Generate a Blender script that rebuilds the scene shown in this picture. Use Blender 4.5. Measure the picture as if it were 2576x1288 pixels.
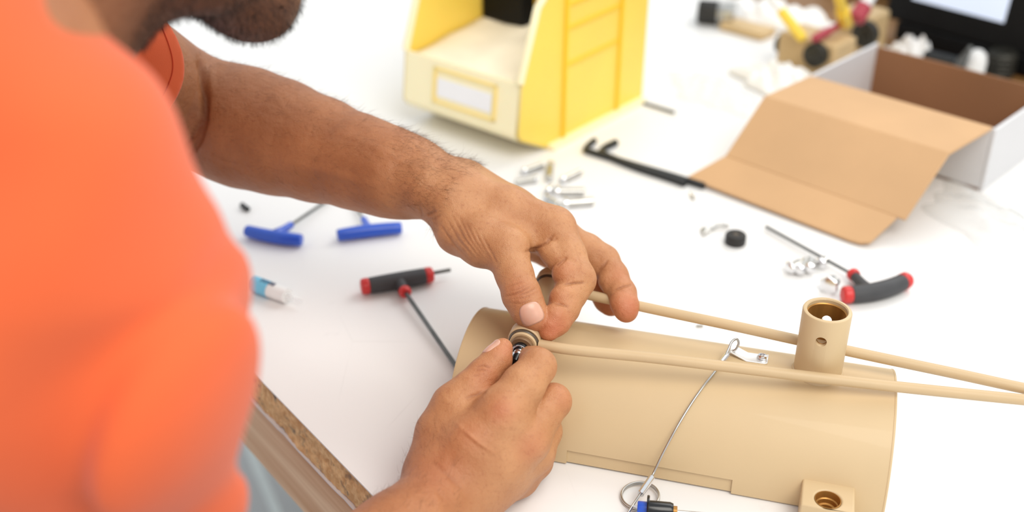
import bpy, bmesh, math, random
import numpy as np
from mathutils import Vector, Matrix
from math import sin, cos, pi, radians, sqrt, atan2
random.seed(7)
scn = bpy.context.scene
col = scn.collection
for o in list(bpy.data.objects): bpy.data.objects.remove(o)

# ------------------------------------------------------------------ camera, light, exposure
cam_d = bpy.data.cameras.new('camera'); cam = bpy.data.objects.new('camera', cam_d); col.objects.link(cam)
cam.location = (0, 0, .5); cam.rotation_euler = (radians(60), 0, 0)
cam_d.sensor_width = 36; cam_d.lens = 36*2800/2576; cam_d.clip_start = .02
cam_d.dof.use_dof = True; cam_d.dof.focus_distance = .735; cam_d.dof.aperture_fstop = 3.4
scn.camera = cam
scn.view_settings.view_transform = 'Standard'; scn.view_settings.look = 'None'
scn.view_settings.exposure = 0.0; scn.view_settings.gamma = 1; scn.view_settings.use_curve_mapping = False
w = bpy.data.worlds.new('world'); scn.world = w; w.use_nodes = True
bg = w.node_tree.nodes['Background']; bg.inputs[0].default_value = (.93, .97, 1, 1); bg.inputs[1].default_value = .90
def area(name, loc, target, size, power, color):
    l = bpy.data.lights.new(name, 'AREA'); l.shape = 'RECTANGLE'; l.size = size[0]; l.size_y = size[1]; l.energy = power; l.color = color
    o = bpy.data.objects.new(name, l); col.objects.link(o); o.location = loc
    o.rotation_euler = (Vector(target)-Vector(loc)).to_track_quat('-Z', 'Y').to_euler(); return o
area('window_light', (1.5, 2.4, 2.0), (.1, .8, 0), (1.6, 1.6), 30, (1, .985, .96))
area('ceiling_light', (.7, -.5, 1.9), (.2, .75, 0), (1.3, 1.3), 35, (1, .95, .87))

# ------------------------------------------------------------------ helpers
def V(*a): return Vector(a[0] if len(a) == 1 else a)
def tag(o, label=None, cat=None, group=None, kind=None):
    if label: o['label'] = label
    if cat: o['category'] = cat
    if group: o['group'] = group
    if kind: o['kind'] = kind
    return o
def empty(name, loc, label, cat, group=None):
    o = bpy.data.objects.new(name, None); o.empty_display_size = .02; col.objects.link(o); o.location = loc
    return tag(o, label, cat, group)
def origin(o):
    p = Vector((0, 0, 0))
    while o: p += o.location; o = o.parent
    return p
class MB:
    """collects shapes given in world coordinates into one mesh"""
    def __init__(s): s.v = []; s.f = []
    def add(s, v, f):
        n = len(s.v); s.v += [tuple(p) for p in v]; s.f += [[i+n for i in q] for q in f]; return s
    def box(s, c, size, x=(1, 0, 0), z=(0, 0, 1)):
        x = V(x).normalized(); z = V(z).normalized(); y = z.cross(x).normalized(); c = V(c)
        P = [c+x*size[0]/2*i+y*size[1]/2*j+z*size[2]/2*k for i in (-1, 1) for j in (-1, 1) for k in (-1, 1)]
        return s.add(P, [(0, 1, 3, 2), (4, 6, 7, 5), (0, 4, 5, 1), (2, 3, 7, 6), (0, 2, 6, 4), (1, 5, 7, 3)])
    def prism(s, pts, d):
        """polygon pts extruded along vector d"""
        n = len(pts); d = V(d); P = [V(p) for p in pts]+[V(p)+d for p in pts]
        return s.add(P, [list(range(n))[::-1], list(range(n, 2*n))]+[[i, (i+1) % n, n+(i+1) % n, n+i] for i in range(n)])
    def tube(s, pts, r, n=12, cap=True, flat=None):
        pts = [V(p) for p in pts]; m = len(pts); rr = r if hasattr(r, '__len__') else [r]*m
        t = [(pts[min(i+1, m-1)]-pts[max(i-1, 0)]).normalized() for i in range(m)]
        up = Vector((0, 0, 1)) if abs(t[0].z) < .9 else Vector((1, 0, 0))
        X = t[0].cross(up).normalized(); P = []
        for i in range(m):
            X = (X-t[i]*X.dot(t[i])).normalized(); Y = t[i].cross(X)
            for k in range(n):
                a = 2*pi*k/n; P.append(pts[i]+(X*cos(a)+Y*sin(a)*(flat or 1))*rr[i])
        F = [[i*n+k, i*n+(k+1) % n, (i+1)*n+(k+1) % n, (i+1)*n+k] for i in range(m-1) for k in range(n)]
        if cap: F += [list(range(n))[::-1], list(range((m-1)*n, m*n))]
        return s.add(P, F)
    def loop(s, pts, r, n=8):
        pts = [V(p) for p in pts]; m = len(pts); P = []; c = sum(pts, Vector())/m
        for i in range(m):
            t = (pts[(i+1) % m]-pts[i-1]).normalized(); X = (pts[i]-c); X = (X-t*X.dot(t)).normalized(); Y = t.cross(X)
            P += [pts[i]+(X*cos(2*pi*k/n)+Y*sin(2*pi*k/n))*r for k in range(n)]
        return s.add(P, [[i*n+k, i*n+(k+1) % n, ((i+1) % m)*n+(k+1) % n, ((i+1) % m)*n+k] for i in range(m) for k in range(n)])
    def lathe(s, c, ax, prof, n=40, closed=False):
        """prof = (radius, height) pairs turned about axis ax through c"""
        c = V(c); ax = V(ax).normalized(); X = ax.orthogonal().normalized(); Y = ax.cross(X); m = len(prof); P = []
        for r, h in prof:
            P += [c+ax*h+(X*cos(2*pi*k/n)+Y*sin(2*pi*k/n))*max(r, 1e-6) for k in range(n)]
        mm = m if closed else m-1
        return s.add(P, [[i*n+k, i*n+(k+1) % n, ((i+1) % m)*n+(k+1) % n, ((i+1) % m)*n+k] for i in range(mm) for k in range(n)])
    def build(s, name, mat, parent=None, smooth=True, bevel=0, seg=2, loc=None, sub=0, solid=0, angle=35):
        if parent is not None: o0 = origin(parent)
        elif loc is not None: o0 = V(loc)
        else:
            a = np.array(s.v); mn, mx = a.min(0), a.max(0); o0 = Vector(((mn[0]+mx[0])/2, (mn[1]+mx[1])/2, mn[2]))
        me = bpy.data.meshes.new(name); me.from_pydata([tuple(V(p)-o0) for p in s.v], [], s.f)
        bm = bmesh.new(); bm.from_mesh(me); bmesh.ops.remove_doubles(bm, verts=bm.verts, dist=1e-6)
        bmesh.ops.recalc_face_normals(bm, faces=bm.faces); bm.to_mesh(me); bm.free()
        o = bpy.data.objects.new(name, me); col.objects.link(o); o.parent = parent
        if parent is None: o.location = o0
        me.materials.append(mat)
        if solid: m_ = o.modifiers.new('solid', 'SOLIDIFY'); m_.thickness = solid; m_.offset = -1
        if bevel:
            b = o.modifiers.new('bevel', 'BEVEL'); b.width = bevel; b.segments = seg; b.limit_method = 'ANGLE'; b.angle_limit = radians(angle)
        if sub: b = o.modifiers.new('sub', 'SUBSURF'); b.levels = b.render_levels = sub
        if smooth:
            me.polygons.foreach_set('use_smooth', [True]*len(me.polygons))
            if not sub:
                try: me.set_sharp_from_angle(angle=radians(angle+5))
                except Exception: pass
        return o
def dif0(a, b): return V(a)-V(b)
def spline(pts, n=8):
    """Catmull-Rom through the points"""
    p = [V(q) for q in pts]; p = [p[0]*2-p[1]]+p+[p[-1]*2-p[-2]]; out = []
    for i in range(1, len(p)-2):
        for k in range(n):
            t = k/n; a, b, c, d = p[i-1], p[i], p[i+1], p[i+2]
            out.append(.5*((2*b)+(c-a)*t+(2*a-5*b+4*c-d)*t*t+(3*b-a-3*c+d)*t**3))
    out.append(p[-2]); return out

# ------------------------------------------------------------------ materials
def srgb(r, g, b): return tuple(((x/255)/12.92 if x/255 < .04045 else ((x/255+.055)/1.055)**2.4) for x in (r, g, b))+(1,)
def mat(name, c, rough=.5, metal=0, var=.06, scale=30, bump=0, bscale=200, spec=.5, trans=0, emit=0, stretch=(1, 1, 1), c2=None, alpha=1, sss=0, coat=0):
    m = bpy.data.materials.new(name); m.use_nodes = True; N = m.node_tree.nodes; L = m.node_tree.links; b = N['Principled BSDF']
    tc = N.new('ShaderNodeTexCoord'); mp = N.new('ShaderNodeMapping'); mp.inputs['Scale'].default_value = stretch; L.new(tc.outputs['Object'], mp.inputs[0])
    no = N.new('ShaderNodeTexNoise'); no.inputs['Scale'].default_value = scale; no.inputs['Detail'].default_value = 5; L.new(mp.outputs[0], no.inputs[0])
    rp = N.new('ShaderNodeValToRGB'); L.new(no.outputs[0], rp.inputs[0])
    d = c2 or tuple(max(0, x*(1-var*2)) for x in c[:3])+(1,)
    rp.color_ramp.elements[0].position = .35; rp.color_ramp.elements[1].position = .65
    rp.color_ramp.elements[0].color = d; rp.color_ramp.elements[1].color = c
    L.new(rp.outputs[0], b.inputs['Base Color'])
    b.inputs['Roughness'].default_value = rough; b.inputs['Metallic'].default_value = metal; b.inputs['Specular IOR Level'].default_value = spec
    b.inputs['Transmission Weight'].default_value = trans; b.inputs['Alpha'].default_value = alpha; b.inputs['Coat Weight'].default_value = coat
    if sss: b.inputs['Subsurface Weight'].default_value = sss; b.inputs['Subsurface Scale'].default_value = .004
    if emit: L.new(rp.outputs[0], b.inputs['Emission Color']); b.inputs['Emission Strength'].default_value = emit
    if bump:
        n2 = N.new('ShaderNodeTexNoise'); n2.inputs['Scale'].default_value = bscale; n2.inputs['Detail'].default_value = 4; L.new(mp.outputs[0], n2.inputs[0])
        bp = N.new('ShaderNodeBump'); bp.inputs['Strength'].default_value = bump; bp.inputs['Distance'].default_value = .001
        L.new(n2.outputs[0], bp.inputs['Height']); L.new(bp.outputs[0], b.inputs['Normal'])
    return m
M = {}
M['tan'] = mat('tan_paint', srgb(207, 181, 140), .52, var=.02, scale=14, bump=.03, bscale=900, coat=.1)
M['tan_rod'] = mat('tan_rod_coating', srgb(203, 176, 136), .5, var=.03, scale=25, bump=.05, bscale=700)
M['tan_dark'] = mat('tan_anodised_washer', srgb(140, 110, 78), .45, .2, var=.1, scale=300)
M['bronze'] = mat('bronze_bore', srgb(196, 142, 72), .38, .6, var=.2, scale=60, stretch=(1, 1, .05))
M['black_rubber'] = mat('black_rubber', srgb(38, 36, 34), .6, var=.1, scale=80)
M['oring'] = mat('grey_brown_seal', srgb(88, 76, 62), .35, var=.1, scale=80)
M['black_gloss'] = mat('black_anodised', srgb(22, 22, 24), .22, var=.1, scale=80)
M['chrome'] = mat('chrome', (.85, .85, .86, 1), .18, 1, var=.04, scale=50)
M['steel_bright'] = mat('satin_stainless', (.86, .86, .85, 1), .42, .85, var=.03, scale=90)
M['steel'] = mat('steel', (.62, .61, .58, 1), .32, 1, var=.1, scale=90)
M['steel_dark'] = mat('dark_tool_steel', (.16, .165, .16, 1), .4, .8, var=.15, scale=90)
M['blue'] = mat('blue_plastic', srgb(30, 86, 204), .3, var=.06, scale=30, coat=.3)
M['rose'] = mat('faded_red_plastic', srgb(176, 62, 76), .45, var=.05, scale=60)
M['red'] = mat('red_plastic', srgb(208, 50, 48), .4, var=.05, scale=60)
M['charcoal'] = mat('charcoal_rubber', srgb(66, 66, 68), .6, var=.08, scale=60, bump=.1, bscale=900)
M['black_steel'] = mat('black_oxide', srgb(48, 50, 50), .45, .3, var=.1, scale=60)
M['yellow'] = mat('yellow_bin_plastic', srgb(252, 219, 96), .38, var=.03, scale=12, sss=.1)
M['yellow_lit'] = mat('pale_lit_bin_plastic', srgb(255, 243, 200), .4, var=.02, scale=12, sss=.1)  # bin yellow paled: paper-backed front glow and edge highlights painted into colour
M['yellow_soft'] = mat('pale_yellow_frame', srgb(252, 226, 140), .4, var=.02, scale=12)  # same bin plastic, label frame paled along with the brightened front
M['yellow_rib'] = mat('yellow_bin_ribs', srgb(250, 206, 48), .4, var=.02, scale=12)
M['cream'] = mat('cream_wrapping_paper', srgb(252, 240, 214), .8, var=.05, scale=20, bump=.3, bscale=40)
M['white_paper'] = mat('white_label_paper', (.9, .9, .9, 1), .6, var=.01)
M['card'] = mat('brown_corrugated_board', srgb(209, 168, 124), .85, var=.05, scale=8, bump=.1, bscale=300)
M['card_dark'] = mat('brown_kraft_inside', srgb(152, 108, 74), .9, var=.06, scale=8)
M['card_white'] = mat('white_faced_board', srgb(216, 215, 216), .7, var=.02, scale=10)
M['wood_desk'] = mat('brown_desk', srgb(138, 98, 54), .5, var=.1, scale=6, stretch=(1, 5, 1), bump=.05)
M['black_plastic'] = mat('black_plastic', srgb(14, 14, 15), .55, var=.1, spec=.2)
M['screen'] = mat('lit_screen', srgb(190, 200, 218), .3, var=.02, scale=4, emit=.75)
M['block'] = mat('tan_machined_block', srgb(206, 176, 128), .5, var=.06, scale=20)
M['knurl'] = mat('dark_knurled_metal', srgb(70, 68, 60), .5, .5, var=.4, scale=300)
M['pencil'] = mat('yellow_plastic', srgb(248, 212, 70), .4, var=.03)
M['white_plastic'] = mat('white_plastic', srgb(240, 240, 238), .45, var=.03)
M['bubble'] = mat('white_foam_wrap', srgb(250, 249, 247), .7, var=.01, scale=20, bump=.2, bscale=60)
M['clear_bag'] = mat('clear_plastic_film', (.93, .94, .93, 1), .3, var=.02, bump=.4, bscale=30, alpha=.16)
M['clear_tube'] = mat('clear_plastic_tube', (.9, .92, .93, 1), .15, var=.02, alpha=.4)
M['light_blue'] = mat('light_blue_plastic', srgb(120, 200, 232), .35, var=.05)
M['ink'] = mat('dark_blue_print', srgb(40, 60, 100), .6)
M['denim'] = mat('dark_work_trousers', srgb(52, 56, 66), .9, var=.1, scale=300)
M['shoe'] = mat('black_shoe_leather', srgb(30, 28, 26), .5)
M['skin_nail'] = mat('fingernail', srgb(222, 168, 144), .36, var=.05, scale=120, coat=.2, sss=.2)
M['hair'] = mat('dark_brown_hair', srgb(46, 30, 20), .6, var=.2, scale=400)
M['arm_hair'] = mat('brown_arm_hair', srgb(118, 76, 48), .6, var=.2, scale=400)
M['eye'] = mat('eye_white', srgb(225, 220, 212), .2)
M['iris'] = mat('brown_iris', srgb(70, 42, 22), .2)
M['thread'] = mat('dark_orange_thread', srgb(196, 60, 22), .9)
M['floor'] = mat('grey_concrete', srgb(200, 208, 214), .7, var=.06, scale=3, bump=.1, bscale=60)
M['leg'] = mat('pale_metal_leg', srgb(226, 240, 244), .4, .0, var=.03)

def mat_table():
    m = mat('white_laminate', (.85, .84, .825, 1), .38, var=.012, scale=3); N = m.node_tree.nodes; L = m.node_tree.links; b = N['Principled BSDF']
    tc = N['Texture Coordinate']; src = b.inputs['Base Color'].links[0].from_socket
    n1 = N.new('ShaderNodeTexNoise'); n1.inputs['Scale'].default_value = 55; n1.inputs['Detail'].default_value = 8; L.new(tc.outputs['Object'], n1.inputs[0])
    r1 = N.new('ShaderNodeValToRGB'); r1.color_ramp.elements[0].position = .70; r1.color_ramp.elements[1].position = .80; L.new(n1.outputs[0], r1.inputs[0])
    v = N.new('ShaderNodeTexVoronoi'); v.feature = 'DISTANCE_TO_EDGE'; v.inputs['Scale'].default_value = 13
    mp = N.new('ShaderNodeMapping'); mp.inputs['Rotation'].default_value = (0, 0, .5); mp.inputs['Scale'].default_value = (1, .35, 1)
    L.new(tc.outputs['Object'], mp.inputs[0]); L.new(mp.outputs[0], v.inputs[0])
    r2 = N.new('ShaderNodeValToRGB'); r2.color_ramp.elements[0].color = (1, 1, 1, 1); r2.color_ramp.elements[1].color = (0, 0, 0, 1)
    r2.color_ramp.elements[0].position = .0; r2.color_ramp.elements[1].position = .006; L.new(v.outputs['Distance'], r2.inputs[0])
    n3 = N.new('ShaderNodeTexNoise'); n3.inputs['Scale'].default_value = 9; L.new(tc.outputs['Object'], n3.inputs[0])
    r3 = N.new('ShaderNodeValToRGB'); r3.color_ramp.elements[0].position = .52; r3.color_ramp.elements[1].position = .62; L.new(n3.outputs[0], r3.inputs[0])
    mm = N.new('ShaderNodeMath'); mm.operation = 'MULTIPLY'; L.new(r2.outputs[0], mm.inputs[0]); L.new(r3.outputs[0], mm.inputs[1])
    ad = N.new('ShaderNodeMath'); ad.operation = 'MAXIMUM'; L.new(mm.outputs[0], ad.inputs[0]); L.new(r1.outputs[0], ad.inputs[1])
    sc = N.new('ShaderNodeMath'); sc.operation = 'MULTIPLY'; sc.inputs[1].default_value = .08; L.new(ad.outputs[0], sc.inputs[0])
    mx = N.new('ShaderNodeMix'); mx.data_type = 'RGBA'; L.new(sc.outputs[0], mx.inputs[0]); L.new(src, mx.inputs[6]); mx.inputs[7].default_value = (.25, .24, .23, 1)
    L.new(mx.outputs[2], b.inputs['Base Color']); return m
M['table'] = mat_table()
def mat_particle():
    m = mat('particle_board_edge', srgb(236, 198, 144), .85, scale=160, c2=srgb(204, 158, 106), bump=.9, bscale=420); N = m.node_tree.nodes; L = m.node_tree.links; b = N['Principled BSDF']
    tc = N['Texture Coordinate']; src = b.inputs['Base Color'].links[0].from_socket
    n1 = N.new('ShaderNodeTexNoise'); n1.inputs['Scale'].default_value = 70; n1.inputs['Detail'].default_value = 8; L.new(tc.outputs['Object'], n1.inputs[0])
    r1 = N.new('ShaderNodeValToRGB'); r1.color_ramp.elements[0].position = .54; r1.color_ramp.elements[1].position = .68; L.new(n1.outputs[0], r1.inputs[0])
    mx = N.new('ShaderNodeMix'); mx.data_type = 'RGBA'; L.new(r1.outputs[0], mx.inputs[0]); L.new(src, mx.inputs[6]); mx.inputs[7].default_value = srgb(120, 106, 92)
    v = N.new('ShaderNodeTexVoronoi'); v.inputs['Scale'].default_value = 700; L.new(tc.outputs['Object'], v.inputs[0])
    r2 = N.new('ShaderNodeValToRGB'); r2.color_ramp.elements[0].position = .93; r2.color_ramp.elements[1].position = .97; L.new(v.outputs['Color'], r2.inputs[0])
    m2 = N.new('ShaderNodeMix'); m2.data_type = 'RGBA'; L.new(r2.outputs[0], m2.inputs[0]); L.new(mx.outputs[2], m2.inputs[6]); m2.inputs[7].default_value = srgb(240, 214, 160)
    L.new(m2.outputs[2], b.inputs['Base Color']); return m
M['particle'] = mat_particle()
def mat_wood():
    m = mat('pine_lumber', srgb(206, 168, 130), .8, scale=40, bump=.2, bscale=60); N = m.node_tree.nodes; L = m.node_tree.links; b = N['Principled BSDF']
    tc = N['Texture Coordinate']; mp = N.new('ShaderNodeMapping'); mp.inputs['Rotation'].default_value = (0, 0, -radians(127.8)); L.new(tc.outputs['Object'], mp.inputs[0])
    m2 = N.new('ShaderNodeMapping'); m2.inputs['Scale'].default_value = (1.2, 30, 30); L.new(mp.outputs[0], m2.inputs[0])
    n1 = N.new('ShaderNodeTexNoise'); n1.inputs['Scale'].default_value = 2.2; n1.inputs['Detail'].default_value = 6; n1.inputs['Distortion'].default_value = .3; L.new(m2.outputs[0], n1.inputs[0])
    r = N.new('ShaderNodeValToRGB'); r.color_ramp.elements[0].position = .35; r.color_ramp.elements[1].position = .68
    r.color_ramp.elements[0].color = srgb(198, 154, 116); r.color_ramp.elements[1].color = srgb(236, 208, 174)
    L.new(n1.outputs[0], r.inputs[0]); L.new(r.outputs[0], b.inputs['Base Color']); return m
M['pine'] = mat_wood()
def mat_skin():
    m = bpy.data.materials.new('skin'); m.use_nodes = True; N = m.node_tree.nodes; L = m.node_tree.links; b = N['Principled BSDF']
    tc = N.new('ShaderNodeTexCoord')
    def attr(n): a = N.new('ShaderNodeAttribute'); a.attribute_name = n; return a.outputs['Fac']
    def mix(f, a, c):
        x = N.new('ShaderNodeMix'); x.data_type = 'RGBA'
        L.new(f, x.inputs[0])
        if isinstance(a, tuple): x.inputs[6].default_value = a
        else: L.new(a, x.inputs[6])
        if isinstance(c, tuple): x.inputs[7].default_value = c
        else: L.new(c, x.inputs[7])
        return x.outputs[2]
    def noise(s, d=5, lo=.35, hi=.65, st=None):
        n = N.new('ShaderNodeTexNoise'); n.inputs['Scale'].default_value = s; n.inputs['Detail'].default_value = d; L.new(tc.outputs['Object'], n.inputs[0])
        r = N.new('ShaderNodeMapRange'); r.inputs[1].default_value = lo; r.inputs[2].default_value = hi; L.new(n.outputs[0], r.inputs[0]); return r.outputs[0]
    hand = mix(noise(45), srgb(182, 126, 84), srgb(196, 142, 98))
    arm = mix(noise(28), srgb(152, 94, 57), srgb(174, 113, 72))
    c = mix(attr('tan'), hand, arm)
    sp = noise(420, 3, .55, .75); ml = N.new('ShaderNodeMath'); ml.operation = 'MULTIPLY'; ml.inputs[1].default_value = .35; L.new(sp, ml.inputs[0])
    c = mix(ml.outputs[0], c, srgb(150, 86, 54))
    c = mix(attr('red'), c, srgb(194, 100, 72))
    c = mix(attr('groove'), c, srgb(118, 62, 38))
    c = mix(attr('stubble_shade'), c, srgb(62, 32, 20))  # beard tone plus shade under jaw and on neck, painted into the skin
    L.new(c, b.inputs['Base Color'])
    b.inputs['Roughness'].default_value = .48; b.inputs['Subsurface Weight'].default_value = .12; b.inputs['Subsurface Scale'].default_value = .006
    b.inputs['Subsurface Radius'].default_value = (1, .35, .2); b.inputs['Specular IOR Level'].default_value = .4
    v = N.new('ShaderNodeTexVoronoi'); v.inputs['Scale'].default_value = 900; v.feature = 'DISTANCE_TO_EDGE'; L.new(tc.outputs['Object'], v.inputs[0])
    n2 = N.new('ShaderNodeTexNoise'); n2.inputs['Scale'].default_value = 160; n2.inputs['Detail'].default_value = 6; L.new(tc.outputs['Object'], n2.inputs[0])
    b1 = N.new('ShaderNodeBump'); b1.inputs['Strength'].default_value = .5; b1.inputs['Distance'].default_value = .0006; L.new(v.outputs['Distance'], b1.inputs['Height'])
    b2 = N.new('ShaderNodeBump'); b2.inputs['Strength'].default_value = .6; b2.inputs['Distance'].default_value = .0016; L.new(n2.outputs[0], b2.inputs['Height']); L.new(b1.outputs[0], b2.inputs['Normal'])
    L.new(b2.outputs[0], b.inputs['Normal']); return m
M['skin'] = mat_skin()
def mat_shirt():
    m = mat('orange_jersey', srgb(224, 96, 48), .9, var=.04, scale=10); N = m.node_tree.nodes; L = m.node_tree.links; b = N['Principled BSDF']
    tc = N['Texture Coordinate']; wv = N.new('ShaderNodeTexNoise'); wv.inputs['Scale'].default_value = 1400; wv.inputs['Detail'].default_value = 2
    L.new(tc.outputs['Object'], wv.inputs[0]); bp = N.new('ShaderNodeBump'); bp.inputs['Strength'].default_value = .35; bp.inputs['Distance'].default_value = .0003
    L.new(wv.outputs[0], bp.inputs['Height']); L.new(bp.outputs[0], b.inputs['Normal'])
    b.inputs['Sheen Weight'].default_value = .15; return m
M['shirt'] = mat_shirt()

# ------------------------------------------------------------------ the bench and the floor
E0 = V(-.0921, .555, 0); U = V(-.6124, .7906, 0).normalized(); W = V(.7906, .6124, 0).normalized()   # along the edge, across the top
def bench_pt(s, t, z=0): return E0+U*s+W*t+V(0, 0, z)
fl = MB(); fl.box((0, 1, -.91), (8, 8, .02)); fo = fl.build('floor', M['floor'], smooth=False); fo['kind'] = 'structure'
bench = empty('workbench', bench_pt(.2, .5, -.9), 'white laminate workbench with chipped chipboard edge on a pine frame', 'workbench')
s0, s1, TW = -.85, 1.6, 1.0
def slab(name, z0, z1, mt, t0=0, t1=TW, inset=0, rough=False, parent=bench, bev=0):
    m = MB(); m.prism([bench_pt(s0, t0, z0), bench_pt(s1, t0, z0), bench_pt(s1, t1, z0), bench_pt(s0, t1, z0)], (0, 0, z1-z0)); return m.build(name, mt, parent, smooth=False, bevel=bev)
slab('laminate_top', -.0012, 0, M['table'], -.0006)
# chipboard core with a ragged face
core = MB(); n = 900; rows = 9
P = []
rnd = random.Random(3)
chip = [0]*(n+1)
for j in range(rows):
    z = -.0012-(.0318)*j/(rows-1)
    for i in range(n+1):
        s = s0+(s1-s0)*i/n; q = .0012*rnd.random()+.001*sin(s*90+j)*sin(s*37+j*2)
        if j in (0,): q = 0
        if 3 < j < 7: q += .0016*max(0, sin(s*210+j*1.7))*rnd.random()
        P.append(bench_pt(s, .0002+q, z))
F = [[j*(n+1)+i, j*(n+1)+i+1, (j+1)*(n+1)+i+1, (j+1)*(n+1)+i] for j in range(rows-1) for i in range(n)]
core.add(P, F)
core.prism([bench_pt(s0, .004, -.033), bench_pt(s1, .004, -.033), bench_pt(s1, TW, -.033), bench_pt(s0, TW, -.033)], (0, 0, .0316))
core.build('chipboard_core', M['particle'], bench, smooth=True, angle=60)
# backing laminate, chipped along its lip
bl = MB(); P = []
for i in range(301):
    s = s0+(s1-s0)*i/300; q = .0004+.0022*max(0, sin(s*61))*rnd.random()
    P += [bench_pt(s, q-.0016, -.0332), bench_pt(s, .03, -.0332), bench_pt(s, q-.0016, -.0345), bench_pt(s, .03, -.0345)]
bl.add(P, [f for i in range(300) for f in ([4*i, 4*i+4, 4*i+5, 4*i+1], [4*i+2, 4*i+3, 4*i+7, 4*i+6], [4*i, 4*i+2, 4*i+6, 4*i+4])])
bl.build('backing_laminate', M['card_white'], bench, smooth=False)
rl = MB(); rl.prism([bench_pt(s0+.02, .0012, -.104), bench_pt(s1-.02, .0012, -.104), bench_pt(s1-.02, .04, -.104), bench_pt(s0+.02, .04, -.104)], (0, 0, .0695)); rl.build('pine_rail', M['pine'], bench, bevel=.003)
rl = MB(); rl.prism([bench_pt(s0+.02, TW-.04, -.124), bench_pt(s1-.02, TW-.04, -.124), bench_pt(s1-.02, TW, -.124), bench_pt(s0+.02, TW, -.124)], (0, 0, .0895)); rl.build('pine_rail', M['pine'], bench, bevel=.003)
for s, t in ((-.6, .08), (1.3, .08), (-.6, .92), (1.3, .92)):
    lg = MB(); lg.box(bench_pt(s, t, -.50), (.05, .05, .80), U); lg.build('bench_leg', M['leg'], bench, bevel=.003)
lg = MB(); lg.box(bench_pt(.12, .10, -.88), (1.3, .06, .04), U); lg.build('foot_rail', M['leg'], bench, bevel=.003)
q = MB(); q.box(V((-0.4368,1.5302,-0.8995)), (.5, .016, .001), dif0((-0.4183,1.4916,-0.9000), (-0.4536,1.5647,-0.9000))); tag(q.build('painted_stripe', M['leg'], smooth=False), 'thin pale painted stripe on the grey floor under the bench edge', 'floor marking')
# brown desk past the bench
desk = empty('brown_desk', bench_pt(-.1, 1.5, -.9), 'brown wooden desk standing beyond the white workbench', 'desk')
m = MB(); m.prism([bench_pt(-1.5, 1.004, -.03), bench_pt(1.4, 1.004, -.03), bench_pt(1.4, 2.0, -.03), bench_pt(-1.5, 2.0, -.03)], (0, 0, .028)); m.build('desk_top', M['wood_desk'], desk, bevel=.002)
for s, t in ((-1.3, 1.15), (1.2, 1.15), (-1.3, 1.9), (1.2, 1.9)):
    m = MB(); m.box(bench_pt(s, t, -.465), (.06, .06, .87), U); m.build('leg', M['wood_desk'], desk, bevel=.003)

# ------------------------------------------------------------------ the tan half-round cover with its bail, socket and bracket
R = .0625; th = .2718; C0 = V(-.0289, .6658, .0); AX = V(cos(th), -sin(th), 0); NV = V(-sin(th), -cos(th), 0); LEN = .2911
def cyl(t, ang, r=R): return C0+AX*t+NV*(r*cos(ang))+V(0, 0, r*sin(ang))     # ang 0 = near lip on the bench, pi/2 = crest
cover = empty('half_round_cover', cyl(LEN/2, 0, 0), 'tan painted half-round metal cover lying arched on the white bench', 'cover')
sh = MB(); nt, na = 100, 72; a0 = .022
t_a, t_b = .0855, .1960       # strip where the near lip is stepped back
cut = .19
def shell_grid(mb, t0, t1, a_lo, a_hi, nt, na, ro, ri):
    P = []
    for r in (ro, ri):
        for i in range(nt+1):
            for j in range(na+1): P.append(cyl(t0+(t1-t0)*i/nt, a_lo+(a_hi-a_lo)*j/na, r))
    K = (nt+1)*(na+1); idx = lambda i, j, k=0: k*K+i*(na+1)+j; F = []
    for i in range(nt):
        for j in range(na):
            F.append([idx(i, j), idx(i+1, j), idx(i+1, j+1), idx(i, j+1)]); F.append([idx(i, j, 1), idx(i, j+1, 1), idx(i+1, j+1, 1), idx(i+1, j, 1)])
        F.append([idx(i, 0), idx(i, 0, 1), idx(i+1, 0, 1), idx(i+1, 0)]); F.append([idx(i, na), idx(i+1, na), idx(i+1, na, 1), idx(i, na, 1)])
    for j in range(na):
        F.append([idx(0, j), idx(0, j+1), idx(0, j+1, 1), idx(0, j, 1)]); F.append([idx(nt, j), idx(nt, j, 1), idx(nt, j+1, 1), idx(nt, j+1)])
    mb.add(P, F)
shell_grid(sh, 0, LEN, cut, pi-a0, 90, 84, R, R-.0016)
sh.build('shell', M['tan'], cover, angle=30)
for (ta, tb) in ((0, t_a), (t_b, LEN)):
    q = MB(); shell_grid(q, ta, tb, a0, cut, 20, 8, R, R-.0016); q.build('lip_section', M['tan'], cover, angle=30)
q = MB(); shell_grid(q, t_a-.004, t_b+.004, a0+.004, cut+.05, 20, 10, R-.0017, R-.0032); q.build('stepped_lip_strip', M['tan'], cover, angle=30)
# rolled rim lines of the ends
for t in (.0005, LEN-.0005):
    q = MB(); q.tube([cyl(t, a0+.03+(pi-2*a0-.06)*i/60, R-.0006) for i in range(61)], .0010, 8); q.build('end_rim', M['tan'], cover)
# socket tube standing on the crest
sc = V(.2040, .6056, 0)
so = empty('socket', (0, 0, 0), None, None); so.parent = cover; so.name = 'socket_tube'; so.location = V(sc.x, sc.y, .06)-origin(cover)
sz0, sz1, sr = .0615, .1105, .0157
q = MB(); q.lathe((sc.x, sc.y, 0), (0, 0, 1), [(.0128, sz0), (sr-.0022, sz0), (sr-.0006, sz0+.0012), (sr, sz0+.0035), (sr, sz1-.0012), (sr-.0004, sz1-.0004), (sr-.0012, sz1), (.0134, sz1), (.0128, sz1-.0008), (.0128, sz1-.003), (.0128, sz0)], 96, closed=True)
tubeo = q.build('socket_wall', M['tan'], so, angle=50)
holedir = (V(.2106, .60, 0)-V(.2106, 0.0, 0)); holedir = V(-.36, -.93, 0).normalized()
cb = MB(); cb.lathe(V(sc.x, sc.y, .0950), holedir, [(0, -.03), (.0035, -.03), (.0035, .03), (0, .03)], 32)
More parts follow.
